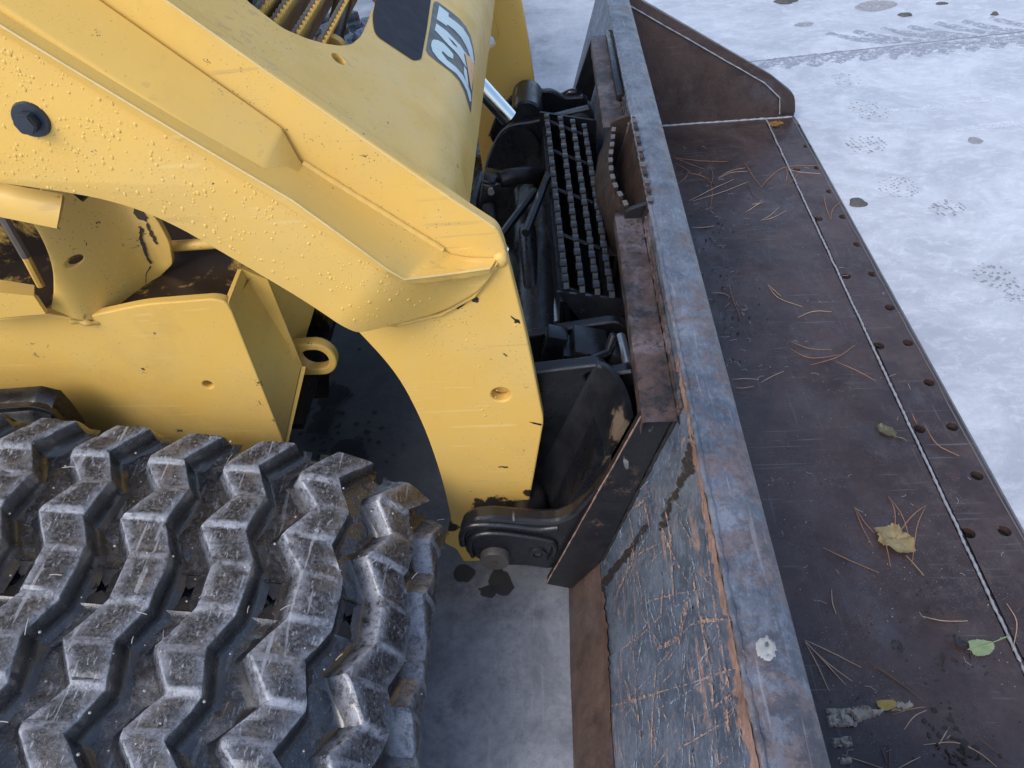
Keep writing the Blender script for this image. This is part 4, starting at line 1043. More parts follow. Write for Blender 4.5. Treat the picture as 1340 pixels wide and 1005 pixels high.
# ---------------------------------------------------------------- chassis
YCH = .74
px = lambda L_, y: XZ(L_, y)
c1 = [(-90, 425), (0, 417), (62, 411), (100, 417), (160, 404), (190, 398), (280, 391), (296, 395), (303, 407), (371, 577), (372, 640), (-90, 640)]
h1 = P(272, 503.5, y=YCH)
ch = link('chassis_side', plate_mesh('chassis_side', rnd(px(c1, YCH), [0, 0, 0, .01, .01, .02, .01, .006, .006, .002, 0, 0], 6), [circ((h1.x, h1.z), .0072, 24)], fy(YCH), .014, .002), MYC, loader)
def quad(name, q, mat, parent, t=.006): return link(name, grid_mesh(name, lambda u, v: Vector(q[0]).lerp(Vector(q[3]), u).lerp(Vector(q[1]).lerp(Vector(q[2]), u), v), 6, 6, t), mat, parent)
quad('front_closure', [P(299, 396, y=YCH + .002), P(316, 352, y=.80), P(394, 479, y=.805), P(372, 578, y=YCH + .002)], MYC, ch)
quad('front_closure', [P(316, 352, y=.80), P(350, 366, y=.803), P(395, 478, y=.806), P(394, 480, y=.805)], MYC, ch)
quad('front_closure', [P(348, 364, y=.803), P(412, 402, y=.87), P(372, 535, y=.90), P(395, 479, y=.806)], MYC, ch)
quad('front_closure', [P(395, 479, y=.806), P(372, 535, y=.90), P(371, 560, y=.92), P(372, 578, y=YCH + .004)], MYC, ch)
# bent upper column plate with a hole
def fc(x):
    t = max(0, min(1, (x + .640) / .085)); return .105 * t * t * (3 - 2 * t)
YU = .728
def PU(a_, b_):
    lo_, hi_ = YU, YU + .106
    for _ in range(40):
        y = (lo_ + hi_) / 2; p = P(a_, b_, y=y)
        if y < YU + fc(p.x): lo_ = y
        else: hi_ = y
    return p
u1 = [(75, 205), (35, 282), (52, 308), (64, 335), (70, 360), (70, 382), (66, 404), (100, 418), (130, 418), (151, 414), (158, 403), (175, 396), (189, 384), (205, 368), (226, 346), (222, 318), (205, 286), (185, 270), (150, 205)]
h2 = PU(96.5, 342.5)
me = plate_mesh('column_plate', rnd([(p.x, p.z) for p in (PU(*q) for q in u1)], [0, .004, .02, .03, .03, .02, .003, .004, .01, .006, .006, .01, .01, .005, .006, .01, .01, 0, 0], 5), [circ((h2.x, h2.z), .0066, 24)], fy(YU), .010, .0015)
bm = bmesh.new(); bm.from_mesh(me); bpy.data.meshes.remove(me)
for k in range(26):
    bmesh.ops.bisect_plane(bm, geom=bm.verts[:] + bm.edges[:] + bm.faces[:], plane_co=(-.65 + k * .0045, 0, 0), plane_no=(1, 0, 0))
for v in bm.verts: v.co.y += fc(v.co.x)
MYCOL = yellow("yellow_paint_column", chips=.5, dirt=1.1, spots=[(PU(184, 278), .0, .012)])
col_ = link('column_plate', from_bm('column_plate', bm, 32), MYCOL, loader)
pud = lambda a_, b_: PU(a_, b_) + Vector((.0006, -.0012, 0))
px_decal('flaked_paint', [(176, 272), (188, 277), (194, 284), (190, 289), (181, 286), (174, 278)], pud, MCRK, col_, 4, 1, 3)
px_decal('flaked_paint', [(183, 296), (186, 310), (190, 322), (194, 334), (198, 344), (196, 345), (191, 336), (186, 325), (182, 311)], pud, MCRK, col_, 2.5, 4, 3)
px_decal('flaked_paint', [(193, 290), (199, 303), (206, 318), (204, 320), (196, 306), (191, 293)], pud, MCRK, col_, 2.5, 6, 3)
px_decal('paint_crack', [(196, 347), (191, 356), (190, 372), (191, 380), (192, 379), (191, 370), (192, 357), (198, 349)], pud, MCRK, col_, 1.2, 9, 3)
bead('seam_filler', [PU(92, 419) + Vector((0, -.002, 0)), PU(120, 422) + Vector((0, -.002, 0)), PU(148, 417) + Vector((0, -.001, 0)), PU(160, 404)], .0034, MYC, col_, .004, sd_=8)
# sooty shelf and inner walls
zs = P(250, 392, y=YCH).z - .006
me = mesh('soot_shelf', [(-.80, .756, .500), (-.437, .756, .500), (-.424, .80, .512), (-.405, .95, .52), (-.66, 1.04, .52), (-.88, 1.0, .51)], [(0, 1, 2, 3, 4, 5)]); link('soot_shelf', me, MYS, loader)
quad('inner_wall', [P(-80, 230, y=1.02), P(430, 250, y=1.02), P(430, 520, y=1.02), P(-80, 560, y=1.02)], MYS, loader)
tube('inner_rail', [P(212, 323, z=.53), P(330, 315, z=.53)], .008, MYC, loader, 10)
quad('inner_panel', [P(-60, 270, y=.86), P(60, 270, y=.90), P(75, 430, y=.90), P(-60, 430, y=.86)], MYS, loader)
tube('inner_strut', [P(4, 284, y=.80), P(34, 336, y=.80)], .006, MEDGE, loader, 8); tube('inner_strut', [P(34, 336, y=.80), P(54, 374, y=.80)], .0055, MY, loader, 8)
# bent bracket under the arm, and the lower folded guard
g0 = [P(-60, 226, y=.665), P(0, 239, y=.665), P(82, 254, y=.665)]; g1 = [P(-60, 240, y=.645), P(0, 254, y=.645), P(79, 274, y=.645)]; g2 = [P(-60, 270, y=.647), P(0, 284, y=.647), P(74, 299, y=.647)]
def brk(u, v):
    a_, b_, c_ = samp(g0, u), samp(g1, u), samp(g2, u)
    return (a_ * (1 - v) ** 2 + b_ * 2 * v * (1 - v) + c_ * v * v)
link('arm_stop_bracket', grid_mesh('arm_stop_bracket', brk, 16, 10, .006), MY, loader)
k0 = [P(-60, 364, y=.735), P(0, 366, y=.735), P(45, 373, y=.735)]; k1 = [P(-60, 380, y=.705), P(0, 383, y=.705), P(44, 387, y=.705)]; k2 = [P(-60, 421, y=.708), P(0, 416, y=.708), P(60, 411, y=.708)]
def brk2(u, v):
    a_, b_, c_ = samp(k0, u), samp(k1, u), samp(k2, u)
    return a_.lerp(b_, v * 3) if v < 1 / 3 else b_.lerp(c_, (v - 1 / 3) * 1.5)
link('folded_guard', grid_mesh('folded_guard', brk2, 16, 9, .006, 25), MYC, loader)
# black guard on the track frame
gq = [P(-80, 512, y=.70), P(0, 509, y=.70), P(55, 505, y=.70), P(80, 511, y=.70), P(95, 528, y=.70), P(112, 552, y=.70)]
link('track_guard', grid_mesh('track_guard', lambda u, v: samp(gq, u) + Vector((-.01 * v, -.05 * v, -.004 * v - .045 * v * v * v)), 40, 8, .006), MB, loader)
yplate('track_guard', [(p.x - .004, p.z - .006) for p in gq] + [(-.6, .2), (-1.0, .2)], .668, .01, MB, loader, rad=.01)
# tie-down loop
tc = P(415, 471, y=.83)
lo = [(tc.x - .075, tc.z + .031), (tc.x, tc.z + .033)] + [(tc.x + .030 * math.sin(t), tc.z + .033 * math.cos(t)) for t in [math.pi * k / 18 for k in range(1, 18)]] + [(tc.x, tc.z - .033), (tc.x - .075, tc.z - .031)]
li = [(tc.x + .0185 * math.cos(2 * math.pi * k / 32) - .001 + (-.006 if math.cos(2 * math.pi * k / 32) < 0 else 0), tc.z + .0195 * math.sin(2 * math.pi * k / 32)) for k in range(32)]
link('tie_down_loop', plate_mesh('tie_down_loop', lo, [li], fy(.83), .018, .003), MYC, loader)
# body of the machine behind
box('chassis_body', (-1.17, 1.18, .33), (1.35, .78, .22), MYC, loader, None, .01)
box('belly_plate', (-.80, 1.18, .235), (.75, .80, .012), MB, loader)
box('engine_body', (-1.55, 1.18, 1.0), (.75, 1.35, .95), MY, loader, None, .04)
box('cab', (-1.05, 1.20, 1.45), (.62, .86, 1.15), MY, loader, None, .03)
box('cab_window', (-1.05, .768, 1.55), (.48, .006, .7), MGLASS, loader, None, .002)
box('cab_window', (-.738, 1.20, 1.5), (.006, .7, .8), MGLASS, loader, None, .002)
#PART4
# ---------------------------------------------------------------- coupler (black)
def xa(z): return lerp(r0[0], r1[0], (z - r0[1]) / (r1[1] - r0[1]))
xo = -.016
cpl = link('coupler', grid_mesh('coupler', lambda u, v: Vector((xa(lerp(.07, .33, v)) + xo, lerp(.622, 1.60, u), lerp(.07, .33, v))), 24, 8, .012), MB, loader)
# dished flare from the face back to the near ear
YE = .715
def dish(u, v):
    z = lerp(.10, .405, u); t = v * math.pi / 2
    rx = .034 + .014 * (1 - u); ry = YE - .622
    return Vector((xa(z) - .004 - rx * (1 - math.cos(t)), .622 + ry * math.sin(t), z))
link('flared_face', grid_mesh('flared_face', dish, 20, 16, .008), MBD, cpl)
e1 = [(660, 492), (700, 486), (755, 480), (781, 477), (791, 481), (799, 490), (826, 486), (832, 500), (838, 530), (790, 640), (735, 720), (650, 745), (615, 738), (600, 715), (610, 660)]
hh = P(774, 494, y=YE)
yplate('coupler_ear', XZ(e1, YE), YE, .020, MB, cpl, rad=.008, bevel=.004, holes=[circ((hh.x, hh.z), .0085, 16)])
e2 = [(670, 450), (693, 440), (740, 430), (798, 421), (812, 422), (825, 430), (838, 470), (842, 560), (760, 640), (690, 640)]
yplate('coupler_ear', XZ(e2, .835), .835, .018, MB, cpl, rad=.008, bevel=.004)
for k, yy in enumerate((1.50, 1.64)):
    o3 = [(622, 262), (640, 200), (652, 178), (668, 163), (700, 158), (772, 140), (778, 150), (778, 210), (770, 330), (630, 340)] if k == 0 else [(640, 180), (652, 148), (668, 128), (690, 121), (722, 118), (738, 128), (768, 126), (778, 200), (700, 260)]
    yplate('coupler_ear', XZ(o3, yy), yy, .018, MB, cpl, rad=.012, bevel=.004)
cb_ = P(690, 137, y=1.57)
tube('rod_boss', [cb_ + Vector((0, -.06, 0)), cb_ + Vector((0, -.055, 0)), cb_ + Vector((0, .05, 0)), cb_ + Vector((0, .055, 0))], [.030, .034, .034, .030], MB, cpl, 28)
cc = P(658, 190, y=1.49); 
tube('ear_disc', [P(678, 190, y=1.50) + Vector((0, -.012, 0)), P(678, 190, y=1.50) + Vector((0, .0, 0))], .045, MB, cpl, 28)
tube('ear_disc', [P(757, 165, y=1.50) + Vector((0, -.014, 0)), P(757, 165, y=1.50)], .030, plain("disc_grey", (.04, .045, .055), .4, .2, .2), cpl, 24)
# inner tubes and bits between the ears
tube('cross_tube', [(-.045, .72, .25), (-.045, 1.64, .25)], .055, MB, cpl, 24)
tube('cross_tube', [(-.075, .62, .135), (-.075, 1.74, .135)], .032, MB, cpl, 20)
quad('coupler_web', [P(690, 470, y=.835), P(838, 470, y=.835), P(838, 470, y=1.50), P(690, 470, y=1.5)], MB, cpl)
for q, y_, s_ in (((770, 455), .79, (.05, .06, .03)), ((800, 470), .78, (.02, .05, .06)), ((745, 465), .80, (.03, .05, .04)), ((725, 450), .81, (.03, .03, .05))):
    box('hinge_block', P(*q, y=y_), s_, MB, cpl, Matrix.Rotation(.3, 3, 'Y'), .004)
tube('latch_pin', [P(812, 440, y=.80), P(822, 478, y=.74)], .007, MSTEEL, cpl, 10)
tube('latch_pin', [P(775, 470, y=.74), P(795, 462, y=.76), P(802, 440, y=.78)], .006, MB, cpl, 10)
tube('latch_rod', [P(727, 392, y=1.0), P(730, 424, y=.93)], .0075, MSTEEL, cpl, 14)
tube('latch_cylinder', [P(690, 300, y=1.2), P(697, 380, y=1.03), P(698, 400, y=1.0)], [.016, .016, .012], MB, cpl, 16)
tube('latch_cylinder', [P(644, 300, y=1.25), P(660, 380, y=1.05)], .020, MB, cpl, 16)
tube('cylinder_highlight_rod', [P(641, 285, y=1.22), P(644, 310, y=1.2)], .006, MCHROME, cpl, 10)
for a_, b_ in (((718, 228), (688, 305)), ((716, 300), (672, 420)), ((712, 330), (700, 400)), ((700, 250), (640, 330))):
    p, q = P(*a_, y=1.25), P(*b_, y=1.08); tube('brace_bar', [p, q], .008, MB, cpl, 8)
box('valve_block', P(648, 246, y=1.34), (.055, .07, .05), MB, cpl, Matrix.Rotation(.25, 3, 'Y'), .005)
box('valve_cap', P(641, 236, y=1.33), (.03, .04, .02), MB, cpl, Matrix.Rotation(.25, 3, 'Y'), .004)
for q in ((643, 249), (652, 243)):
    tube('valve_port', [P(*q, y=1.30) + Vector((0, -.008, 0)), P(*q, y=1.30)], .007, MSTEEL if q[0] < 650 else MB, cpl, 12)
tube('hydraulic_hose', spline([P(655, 236, y=1.32), P(672, 231, y=1.33), P(700, 230, y=1.36), P(720, 240, y=1.45)]), .017, MHOSE, cpl, 14)
tube('hydraulic_hose', spline([P(640, 270, y=1.3), P(650, 320, y=1.22), P(675, 350, y=1.12), P(668, 420, y=1.0)]), .014, MHOSE, cpl, 14)
tube('hydraulic_hose', spline([P(680, 250, y=1.4), P(690, 320, y=1.22), P(712, 370, y=1.12), P(706, 430, y=.98)]), .012, MHOSE, cpl, 14)
tube('grease_fitting', [P(675, 393, y=1.0), P(676, 398, y=.99)], .007, MSTEEL, cpl, 10)
tube('lock_lever', spline([P(713, 141, y=1.66), P(722, 134, y=1.66), P(735, 127, y=1.66), P(748, 121, y=1.66), P(757, 124, y=1.66), P(759, 132, y=1.66)]), .009, plain("lever_gloss", (.012, .013, .015), .16, 0, .1), cpl, 12)
for q in ((716, 142), (730, 134), (742, 128), (726, 146)):
    tube('lever_fitting', [P(*q, y=1.66) + Vector((0, -.012, -.002)), P(*q, y=1.66) + Vector((.01, 0, .004))], .008, MSTEEL if q[0] in (716, 726) else MB, cpl, 10)
box('lever_box', P(752, 142, y=1.67), (.07, .03, .04), MBP, cpl, Matrix.Rotation(.3, 3, 'Y'), .004)
# step treads on the coupler
ZT = .40
tb = []
for k, (qa, qb) in enumerate((((712, 147), (737, 374)), ((730, 150), (758, 379)), ((746, 154), (778, 382)), ((761, 160), (797, 386)))):
    z = ZT - .004 * k; a_, b_ = P(*qb, z=z), P(*qa, z=z); L_ = b_.y - a_.y; n_ = 15
    ol_ = []
    for i in range(n_):
        y = L_ * i / n_; d_ = L_ / n_
        ol_ += [(y, -.006), (y + d_ * .12, .002), (y + d_ * .60, .002), (y + d_ * .72, -.006)]
    ol_ += [(L_, -.07), (0, -.07)]
    U = Vector((b_.x - a_.x, L_, 0)).normalized()
    t_ = link('tread_bar', plate_mesh('tread_bar', ol_, [], (a_, U, Vector((0, 0, 1)), Vector((-U.y, U.x, 0))), .0095, .001), MB, cpl); tb.append((a_, b_))
    for i in range(n_):
        c = a_ + U * (L_ / n_ * (i + .36)) + Vector((.0037, 0, .0035))
        bm = bmesh.new(); box_bm(bm, c, (.0105, L_ / n_ * .42, .0035), None, .001)
        # polished top of each tooth
        link('tooth', from_bm('tooth', bm), MTOOTHB, cpl)
for t in (.02, .27, .52, .77, .985):
    p, q = tb[0][0].lerp(tb[0][1], t), tb[3][0].lerp(tb[3][1], t); tube('cross_rod', [p + Vector((0, 0, -.012)), q + Vector((0, 0, -.022))], .004, MB, cpl, 8)
a_, b_ = tb[0][0], tb[3][0]
quad('tread_support', [a_ + Vector((-.01, -.004, -.008)), b_ + Vector((.02, -.004, -.008)), b_ + Vector((.03, -.02, -.12)), a_ + Vector((.04, -.02, -.08))], MB, cpl, .006)
quad('tread_support', [tb[0][1] + Vector((-.01, .01, -.004)), tb[3][1] + Vector((.03, .01, -.004)), tb[3][1] + Vector((.03, .02, -.2)), tb[0][1] + Vector((-.01, .02, -.2))], MB, cpl, .006)
quad('tread_side', [tb[0][0] + Vector((-.006, 0, -.03)), tb[0][1] + Vector((-.006, 0, -.03)), tb[0][1] + Vector((-.02, 0, -.14)), tb[0][0] + Vector((-.01, 0, -.10))], MB, cpl, .006)
edge_hi = lambda L_, y_, r_: tube('edge_highlight', spline([P(*q, y=y_ - .001) for q in L_], 4), r_, MEDGEHI, cpl, 8)  # thin grey tubes drawn as the highlight on the ear edges
edge_hi([(630, 238), (641, 205), (652, 179), (667, 165), (700, 159), (735, 150), (771, 142)], 1.50, .0030)
edge_hi([(692, 489), (735, 483), (780, 478)], YE, .0018); edge_hi([(781, 478), (791, 482), (799, 491), (812, 488), (826, 486)], YE, .003)
edge_hi([(693, 440), (740, 431), (798, 422), (810, 423)], .835, .0020)
edge_hi([(640, 178), (652, 148), (668, 129), (690, 122), (722, 119), (738, 128)], 1.64, .0022)
# lower pivot at the arm end
YP = .602
b1 = [(601, 703), (606, 689), (622, 681), (645, 679), (690, 683), (708, 684), (730, 683), (748, 675), (775, 645), (800, 612), (806, 618), (770, 690), (735, 742), (716, 746), (690, 742), (655, 741), (632, 737), (616, 727), (606, 716)]
yplate('pivot_ear', XZ(b1, YP), YP, .026, MB, cpl, rad=.006, bevel=.006)
rib = [P(q[0], q[1], y=YP - .002) for q in ((619, 728), (614, 716), (618, 704), (634, 698), (660, 698), (690, 702), (712, 706), (724, 710), (726, 720), (718, 732))]
tube('pivot_rib', spline(rib, 6), [.0035] * 4 + [.0048] * (len(spline(rib, 6)) - 8) + [.003] * 4, MB, cpl, 12)
rib = [P(q[0], q[1], y=YP + .001) for q in ((606, 712), (605, 700), (612, 690), (632, 686), (670, 688), (705, 692), (730, 690))]
tube('pivot_rib', spline(rib, 6), .0055, MB, cpl, 12)
pc = P(648, 727, y=YP)
tube('pivot_pin', [pc + Vector((0, -.010, 0)), pc + Vector((0, -.0115, 0)), pc + Vector((0, -.0085, 0)), pc + Vector((0, .02, 0))][1:], [.0205, .0225, .0225], MPINF, cpl, 36)
tube('pin_centre', [pc + Vector((0, -.0125, 0)), pc + Vector((0, -.010, 0))], .004, MBR, cpl, 14)
bc = P(704, 724, y=YP)
def ring_mesh(c, ro, ri, h, n=28):
    vs, fs = [], []
    for k in range(n):
        a_ = 2 * math.pi * k / n
        for r_, y_ in ((ro, 0), (ro * .96, -h), (ri, -h), (ri, .004)): vs.append(c + Vector((math.cos(a_) * r_, y_, math.sin(a_) * r_)))
    for k in range(n):
        for j in range(3): a_, b_ = k * 4 + j, ((k + 1) % n) * 4 + j; fs.append((a_, b_, b_ + 1, a_ + 1))
    return mesh('ring', vs, fs, 30)
link('bolt_washer', ring_mesh(bc, .0135, .0075, .003), MBR, cpl)
vs = []; fs = []
hexbolt(bc + Vector((0, .004, 0)), .0074, .0058, MBOLT, cpl, hh=.004, hw=.002)
# ================================================================== LITTER IN THE BUCKET
fcol = bucket
GRP = 'dry pine needles lying in the bucket'
rng = random.Random(77)
def needle(pts, z, mat, label, r=.00072, lift=.0):
    """one fallen needle bundle: each chain of pixels is one blade, joined at the base"""
    bm = bmesh.new(); base = None
    for ch_ in pts:
        q = [P(a_, b_, z=z) for a_, b_ in ch_]
        n_ = max(len(q), 3)
        if len(q) == 2:
            m_ = (q[0] + q[1]) / 2; dd = q[1] - q[0]; m_ = m_ + Vector((-dd.y, dd.x, 0)) * rng.uniform(-.07, .07); q = [q[0], m_, q[1]]
        sp_ = spline(q, 5)
        for i, p in enumerate(sp_): p.z = z + r * 1.1 + lift * math.sin(math.pi * i / (len(sp_) - 1)) + rng.uniform(0, .0008)
        L_ = len(sp_); tube_bm(bm, sp_, [r * (.55 + .6 * min(1, i / 4, (L_ - 1 - i) / 6 + .15)) for i in range(L_)], 6)
        base = base or sp_[0]
    o = link('pine_needle', from_bm('pine_needle', bm), mat, None, label, 'pine needle', GRP)
    for v in o.data.vertices: v.co -= base
    o.location = base; return o
NO, NPAL, ND = MNEEDLE, MNEEDLEP, MNEEDLED
ZL = ZF + .0005
for pts, mat, lab in (
 ([[(882, 207), (920, 211), (953, 212)], [(882, 207), (905, 216), (922, 222)]], NO, 'forked orange pine needle nearest the far side plate, tucked against the beam'),
 ([[(884, 214), (893, 219), (905, 226)]], NO, 'short orange pine needle poking from under the beam below the forked pair'),
 ([[(887, 241), (897, 233), (901, 224)]], NO, 'short curved orange needle standing beside the beam'),
 ([[(900, 227), (918, 231), (931, 240)], [(900, 226), (915, 229), (929, 235)], [(931, 221), (930, 243)]], NO, 'bundle of three crossed orange needles close to the beam'),
 ([[(940, 233), (956, 224), (975, 220)], [(940, 234), (958, 226), (978, 225)]], NPAL, 'pale pine needle pair pointing at the upper row of holes'),
 ([[(975, 214), (984, 229), (997, 246)]], NO, 'single dark orange needle sloping down left of the weld seam'),
 ([[(996, 246), (1008, 232), (1029, 219), (1072, 217)]], NO, 'long orange needle bent over the weld seam toward the front holes'),
 ([[(1030, 222), (1050, 226), (1074, 228)]], NPAL, 'thin pale needle below the bent one, right of the weld seam'),
 ([[(1029, 219), (1027, 243)], [(1046, 226), (1032, 240)]], NO, 'short needle stub hanging down along the weld seam'),
 ([[(902, 263), (930, 249), (960, 235)], [(905, 264), (944, 252), (980, 238)]], NPAL, 'long pale needle pair beside the beam, brightest in its patch'),
 ([[(930, 272), (932, 255), (931, 243)]], NO, 'thin upright needle crossing the long pale pair'),
 ([[(976, 278), (988, 270), (997, 262)], [(980, 276), (999, 264)], [(984, 268), (998, 266)]], NPAL, 'small pale tuft of needles in the middle of the floor'),
 ([[(995, 289), (1008, 282), (1020, 271)], [(997, 289), (1012, 285), (1029, 276)]], NPAL, 'V shaped pale needle pair below the small tuft'),
 ([[(978, 239), (984, 254), (994, 262)]], ND, 'dark curved needle between the long pale pair and the small tuft'),
 ([[(1078, 256), (1081, 272), (1087, 288)], [(1087, 288), (1090, 274), (1103, 262)]], NO, 'V shaped needle lying between the front bolt holes'),
 ([[(906, 298), (935, 296)]], NPAL, 'short pale needle beside the beam under the long pair'),
 ([[(1000, 327), (1020, 330)]], NO, 'very short orange needle below the V shaped pale pair'),
 ([[(963, 337), (982, 348), (1001, 362)]], NO, 'straight orange needle sloping across the dull patch'),
 ([[(954, 372), (959, 392), (968, 413)]], NO, 'upright orange needle close to the beam at mid bucket'),
 ([[(931, 384), (945, 384), (955, 389)]], NPAL, 'thin pale needle touching the beam at mid bucket'),
 ([[(1004, 372), (1018, 390), (1050, 402)], [(1004, 372), (1022, 388)]], NPAL, 'bent pale needle left of the weld seam at mid bucket'),
 ([[(1044, 416), (1064, 408), (1088, 408)]], NPAL, 'faint pale needle alone above the large fork near the weld seam'),
 ([[(1035, 448), (1062, 457), (1088, 458)], [(1034, 457), (1060, 469), (1098, 465)]], NO, 'large open needle fork left of the weld seam'),
 ([[(1061, 478), (1095, 468), (1119, 452)]], NO, 'thick light needle crossing the large fork'),
 ([[(1094, 474), (1120, 485), (1146, 499)]], NO, 'straight orange needle ending near the weld seam below the large fork'),
 ([[(958, 497), (993, 497)], [(963, 508), (986, 506)]], NPAL, 'two short pale needles beside the beam below mid bucket'),
 ([[(996, 501), (1010, 493), (1026, 486)]], NPAL, 'pale diagonal needle over the shiny dent'),
 ([[(1210, 557), (1226, 582), (1255, 597)]], NO, 'curved needle right of the weld seam beside a rear bolt hole'),
 ([[(1194, 542), (1200, 555)]], NO, 'tiny orange needle above a rear bolt hole'),
 ([[(1118, 665), (1128, 690), (1142, 716)], [(1119, 665), (1132, 685), (1144, 698)]], NO, 'forked needle touching the left rim of the crumpled brown leaf'),
 ([[(1077, 717), (1110, 733), (1150, 750)]], NO, 'orange needle lying alone below the crumpled brown leaf'),
 ([[(1053, 840), (1070, 872), (1085, 905)], [(1055, 841), (1082, 870), (1107, 897)], [(1053, 840), (1080, 866), (1115, 892)], [(1053, 838), (1090, 855), (1127, 874)]], NPAL, 'spray of four pale needles spreading from the beam edge'),
 ([[(1088, 772), (1089, 788), (1094, 804)]], NPAL, 'pale grey stalk standing alone near the beam'),
 ([[(1207, 807), (1235, 813), (1266, 813)]], NPAL, 'thick pale needle left of the green leaf'),
 ([[(1135, 866), (1185, 900), (1235, 942)], [(1137, 867), (1178, 894)]], ND, 'long dark double needle sloping toward the clod of soil'),
 ([[(1168, 935), (1205, 926), (1247, 928)]], NO, 'orange needle reaching from the gold leaf to the clod of soil'),
 ([[(1183, 955), (1196, 938), (1214, 929)]], NPAL, 'short curved needle under the gold leaf'),
 ([[(1239, 967), (1262, 942), (1298, 926)]], NPAL, 'thick pale needle rising right of the clod of soil'),
 ([[(1225, 980), (1238, 958), (1250, 935)]], NPAL, 'pale needle leaning on the clod of soil'),
 ([[(1208, 975), (1250, 972), (1280, 985), (1304, 1004)]], NPAL, 'long arched needle below the clod of soil'),
 ([[(1255, 950), (1288, 972), (1320, 998)]], ND, 'thin brown needle right of the arched one'),
 ([[(1101, 988), (1128, 997), (1155, 1006)]], NPAL, 'pale needle at the bottom edge near the smallest cement smear'),
 ([[(1163, 974), (1164, 1008)], [(1153, 978), (1160, 1000)]], ND, 'dark upright needle pair at the bottom edge'),
 ([[(1175, 1006), (1190, 998), (1204, 991)]], NPAL, 'short pale needle at the bottom edge right of the upright pair'),
 ([[(1317, 790), (1330, 815), (1325, 852)]], NPAL, 'curved pale needle right of the green leaf across the weld seam'),
): needle(pts, ZL + .0018 if any(q[0] > 1010 + (q[1] - 160) * .46 for c_ in pts for q in c_) else ZL, mat, lab)
lp = P(1172, 706, z=ZF)
for pts, lab in (([[(1162, 650), (1168, 676), (1170, 702)], [(1162, 650), (1178, 682), (1192, 716)]], 'forked needle lying over the top of the crumpled brown leaf'),
                 ([[(1211, 662), (1188, 684), (1165, 714)], [(1211, 663), (1197, 695), (1193, 740)]], 'forked needle lying over the right rim of the crumpled brown leaf'),
                 ([[(1142, 690), (1154, 712), (1165, 742)]], 'dark needle lying across the left rim of the crumpled brown leaf')):
    needle(pts, ZL, NO, lab, lift=.012)
# leaves
def leaf(out_px, stem_px, h, mat, name, label, seed, curl=.3):
    ps = [P(*q, z=ZL) for q in out_px]; c = sum(ps, Vector()) / len(ps); bm = bmesh.new()
    ring = []; 
    rings = [[bm.verts.new(c + Vector((0, 0, h)))]]
    for k in range(1, 7):
        t = k / 6; rg = []
        for i, p in enumerate(ps):
            d_ = p - c; jag = 1 + (.05 * (1 if i % 2 else -1) if k == 6 else 0)
            q = c + d_ * t * jag
            q.z = ZL + .0008 + h * (.45 + .75 * noise.noise(Vector((q.x * 70, q.y * 70, seed))) + curl * (t ** 2) * (.5 + noise.noise(Vector((i * .5, seed, 2))))) 
            q.z = max(q.z, ZL + .0006); rg.append(bm.verts.new(q))
        rings.append(rg)
    n_ = len(ps)
    for i in range(n_): bm.faces.new((rings[0][0], rings[1][i], rings[1][(i + 1) % n_]))
    for r0_, r1_ in zip(rings[1:], rings[2:]):
        for i in range(n_): bm.faces.new((r0_[i], r1_[i], r1_[(i + 1) % n_], r0_[(i + 1) % n_]))
    o = link(name, from_bm(name, bm, 70), mat, None, label, 'leaf')
    st = [P(*q, z=ZL + .003) for q in stem_px]
    tube('leaf_stem', spline(st, 4) if len(st) > 2 else st, .0009, mat, o, 6)
    return o
leaf(rnd([(1142, 694), (1162, 690), (1172, 688), (1180, 700), (1192, 705), (1197, 724), (1190, 727), (1176, 726), (1158, 718), (1150, 712), (1147, 702)], 3, 3), [(1186, 727), (1196, 738), (1209, 753)], .009, MLEAFY, 'leaf', 'crumpled yellow brown leaf under crossed pine needles', 3, .6)
leaf(rnd([(1265, 840), (1274, 838), (1287, 838), (1299, 842), (1301, 849), (1296, 856), (1286, 860), (1276, 859), (1268, 851)], 3, 4), [(1266, 850), (1290, 844), (1320, 832)], .003, MLEAFG, 'leaf', 'pale green oval leaf with its stalk crossing the weld seam', 5, .3)
leaf(rnd([(1144, 558), (1155, 559), (1165, 562), (1173, 570), (1170, 574), (1160, 572), (1151, 568)], 3, 4), [(1170, 571), (1180, 573), (1187, 577)], .006, MLEAFD, 'leaf', 'small dark curled leaf beside the weld seam', 7, .8)
leaf(rnd([(1145, 918), (1155, 917), (1168, 916), (1174, 921), (1170, 928), (1158, 931), (1148, 926)], 3, 4), [(1170, 928), (1176, 930)], .0035, MLEAFO, 'leaf', 'gold and brown wet leaf at the end of the cement smear', 9, .2)
leaf(rnd([(1248, 834), (1256, 836), (1266, 845), (1264, 850), (1254, 848), (1249, 842)], 2, 4), [(1249, 836), (1238, 833)], .004, MLEAFB, 'leaf', 'black shrivelled leaf touching the left of the green leaf', 11, .6)
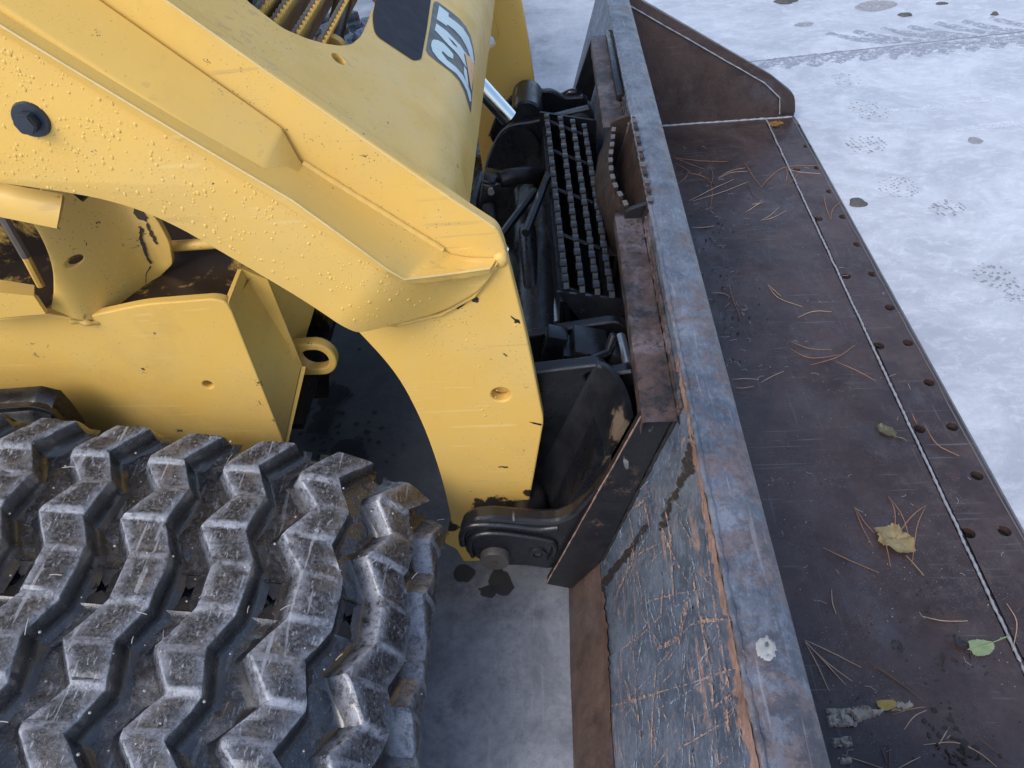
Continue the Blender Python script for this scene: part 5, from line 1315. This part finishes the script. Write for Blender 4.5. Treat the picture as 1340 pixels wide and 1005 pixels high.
# soil and fibres
rng = random.Random(9); bm = bmesh.new()
def crumb(p, r):
    m_ = bmesh.ops.create_icosphere(bm, subdivisions=1, radius=1)
    k = rng.uniform(0, 99); s_ = Vector((rng.uniform(.6, 1.5), rng.uniform(.6, 1.5), rng.uniform(.4, .9)))
    for v in m_['verts']:
        w = 1 + .5 * noise.noise(v.co * 1.4 + Vector((k, 0, 0))); v.co = Vector((v.co.x * s_.x, v.co.y * s_.y, v.co.z * s_.z)) * r * w + p + Vector((0, 0, r * .4))
def floor_px(): 
    while True:
        a_, b_ = rng.uniform(875, 1335), rng.uniform(170, 1002)
        if a_ > 880 + (b_ - 200) * .27 and a_ < 1035 + (b_ - 160) * .55: return a_, b_
for cx_, cy_, sx_, sy_, n_, rm in ((930, 300, 25, 60, 150, .0022), (955, 380, 30, 60, 130, .0022), (940, 440, 20, 25, 60, .002), (1242, 942, 14, 12, 70, .0042), (1262, 985, 18, 8, 60, .0042), (1250, 870, 25, 18, 50, .0024), (1215, 800, 25, 20, 26, .002), (1172, 842, 6, 5, 14, .003), (1280, 880, 25, 25, 36, .0018), (1290, 930, 22, 22, 50, .002), (1190, 775, 50, 50, 36, .0014)):
    for _ in range(n_):
        p = P(rng.gauss(cx_, sx_), rng.gauss(cy_, sy_), z=ZF)
        if p.x > .19: crumb(p, rm * (.25 + rng.random() ** 2))
for _ in range(380): crumb(P(*floor_px(), z=ZF), .0004 + .0011 * rng.random() ** 3)
link('soil_crumbs', from_bm('soil_crumbs', bm), MCRUMB, None, 'dark soil crumbs strewn over the bucket floor', 'soil', None, 'stuff')
bm = bmesh.new()
for _ in range(430):
    p = P(*floor_px(), z=ZF)
    if rng.random() < .9: crumb(p, .0003 + .0007 * rng.random() ** 2)
    else:
        a_ = rng.uniform(0, 6.3); L_ = rng.uniform(.004, .016); b_ = a_ + rng.uniform(-1, 1); z = Vector((0, 0, .0012 if p.x < .6 else .0026))
        tube_bm(bm, [p + z, p + z + Vector((math.cos(a_), math.sin(a_), 0)) * L_ * .5, p + z + Vector((math.cos(a_), math.sin(a_), 0)) * L_ * .5 + Vector((math.cos(b_), math.sin(b_), 0)) * L_ * .5], .00035, 4)
for cx_, cy_ in ((945, 330), (955, 400), (935, 260), (960, 455)):
    for _ in range(14):
        p = P(rng.gauss(cx_, 22), rng.gauss(cy_, 25), z=ZF)
        if p.x < .2: continue
        a_ = rng.uniform(0, 6.3); L_ = rng.uniform(.006, .022); b_ = a_ + rng.uniform(-1.2, 1.2)
        tube_bm(bm, [p + Vector((0, 0, .001)), p + Vector((math.cos(a_) * L_ * .5, math.sin(a_) * L_ * .5, .003)), p + Vector((math.cos(a_) * L_ * .5 + math.cos(b_) * L_ * .5, math.sin(a_) * L_ * .5 + math.sin(b_) * L_ * .5, .001))], .0004, 4)
link('pale_flecks', from_bm('pale_flecks', bm), MLINT, None, 'pale fibres and grit flecks scattered over the bucket floor', 'grit', None, 'stuff')
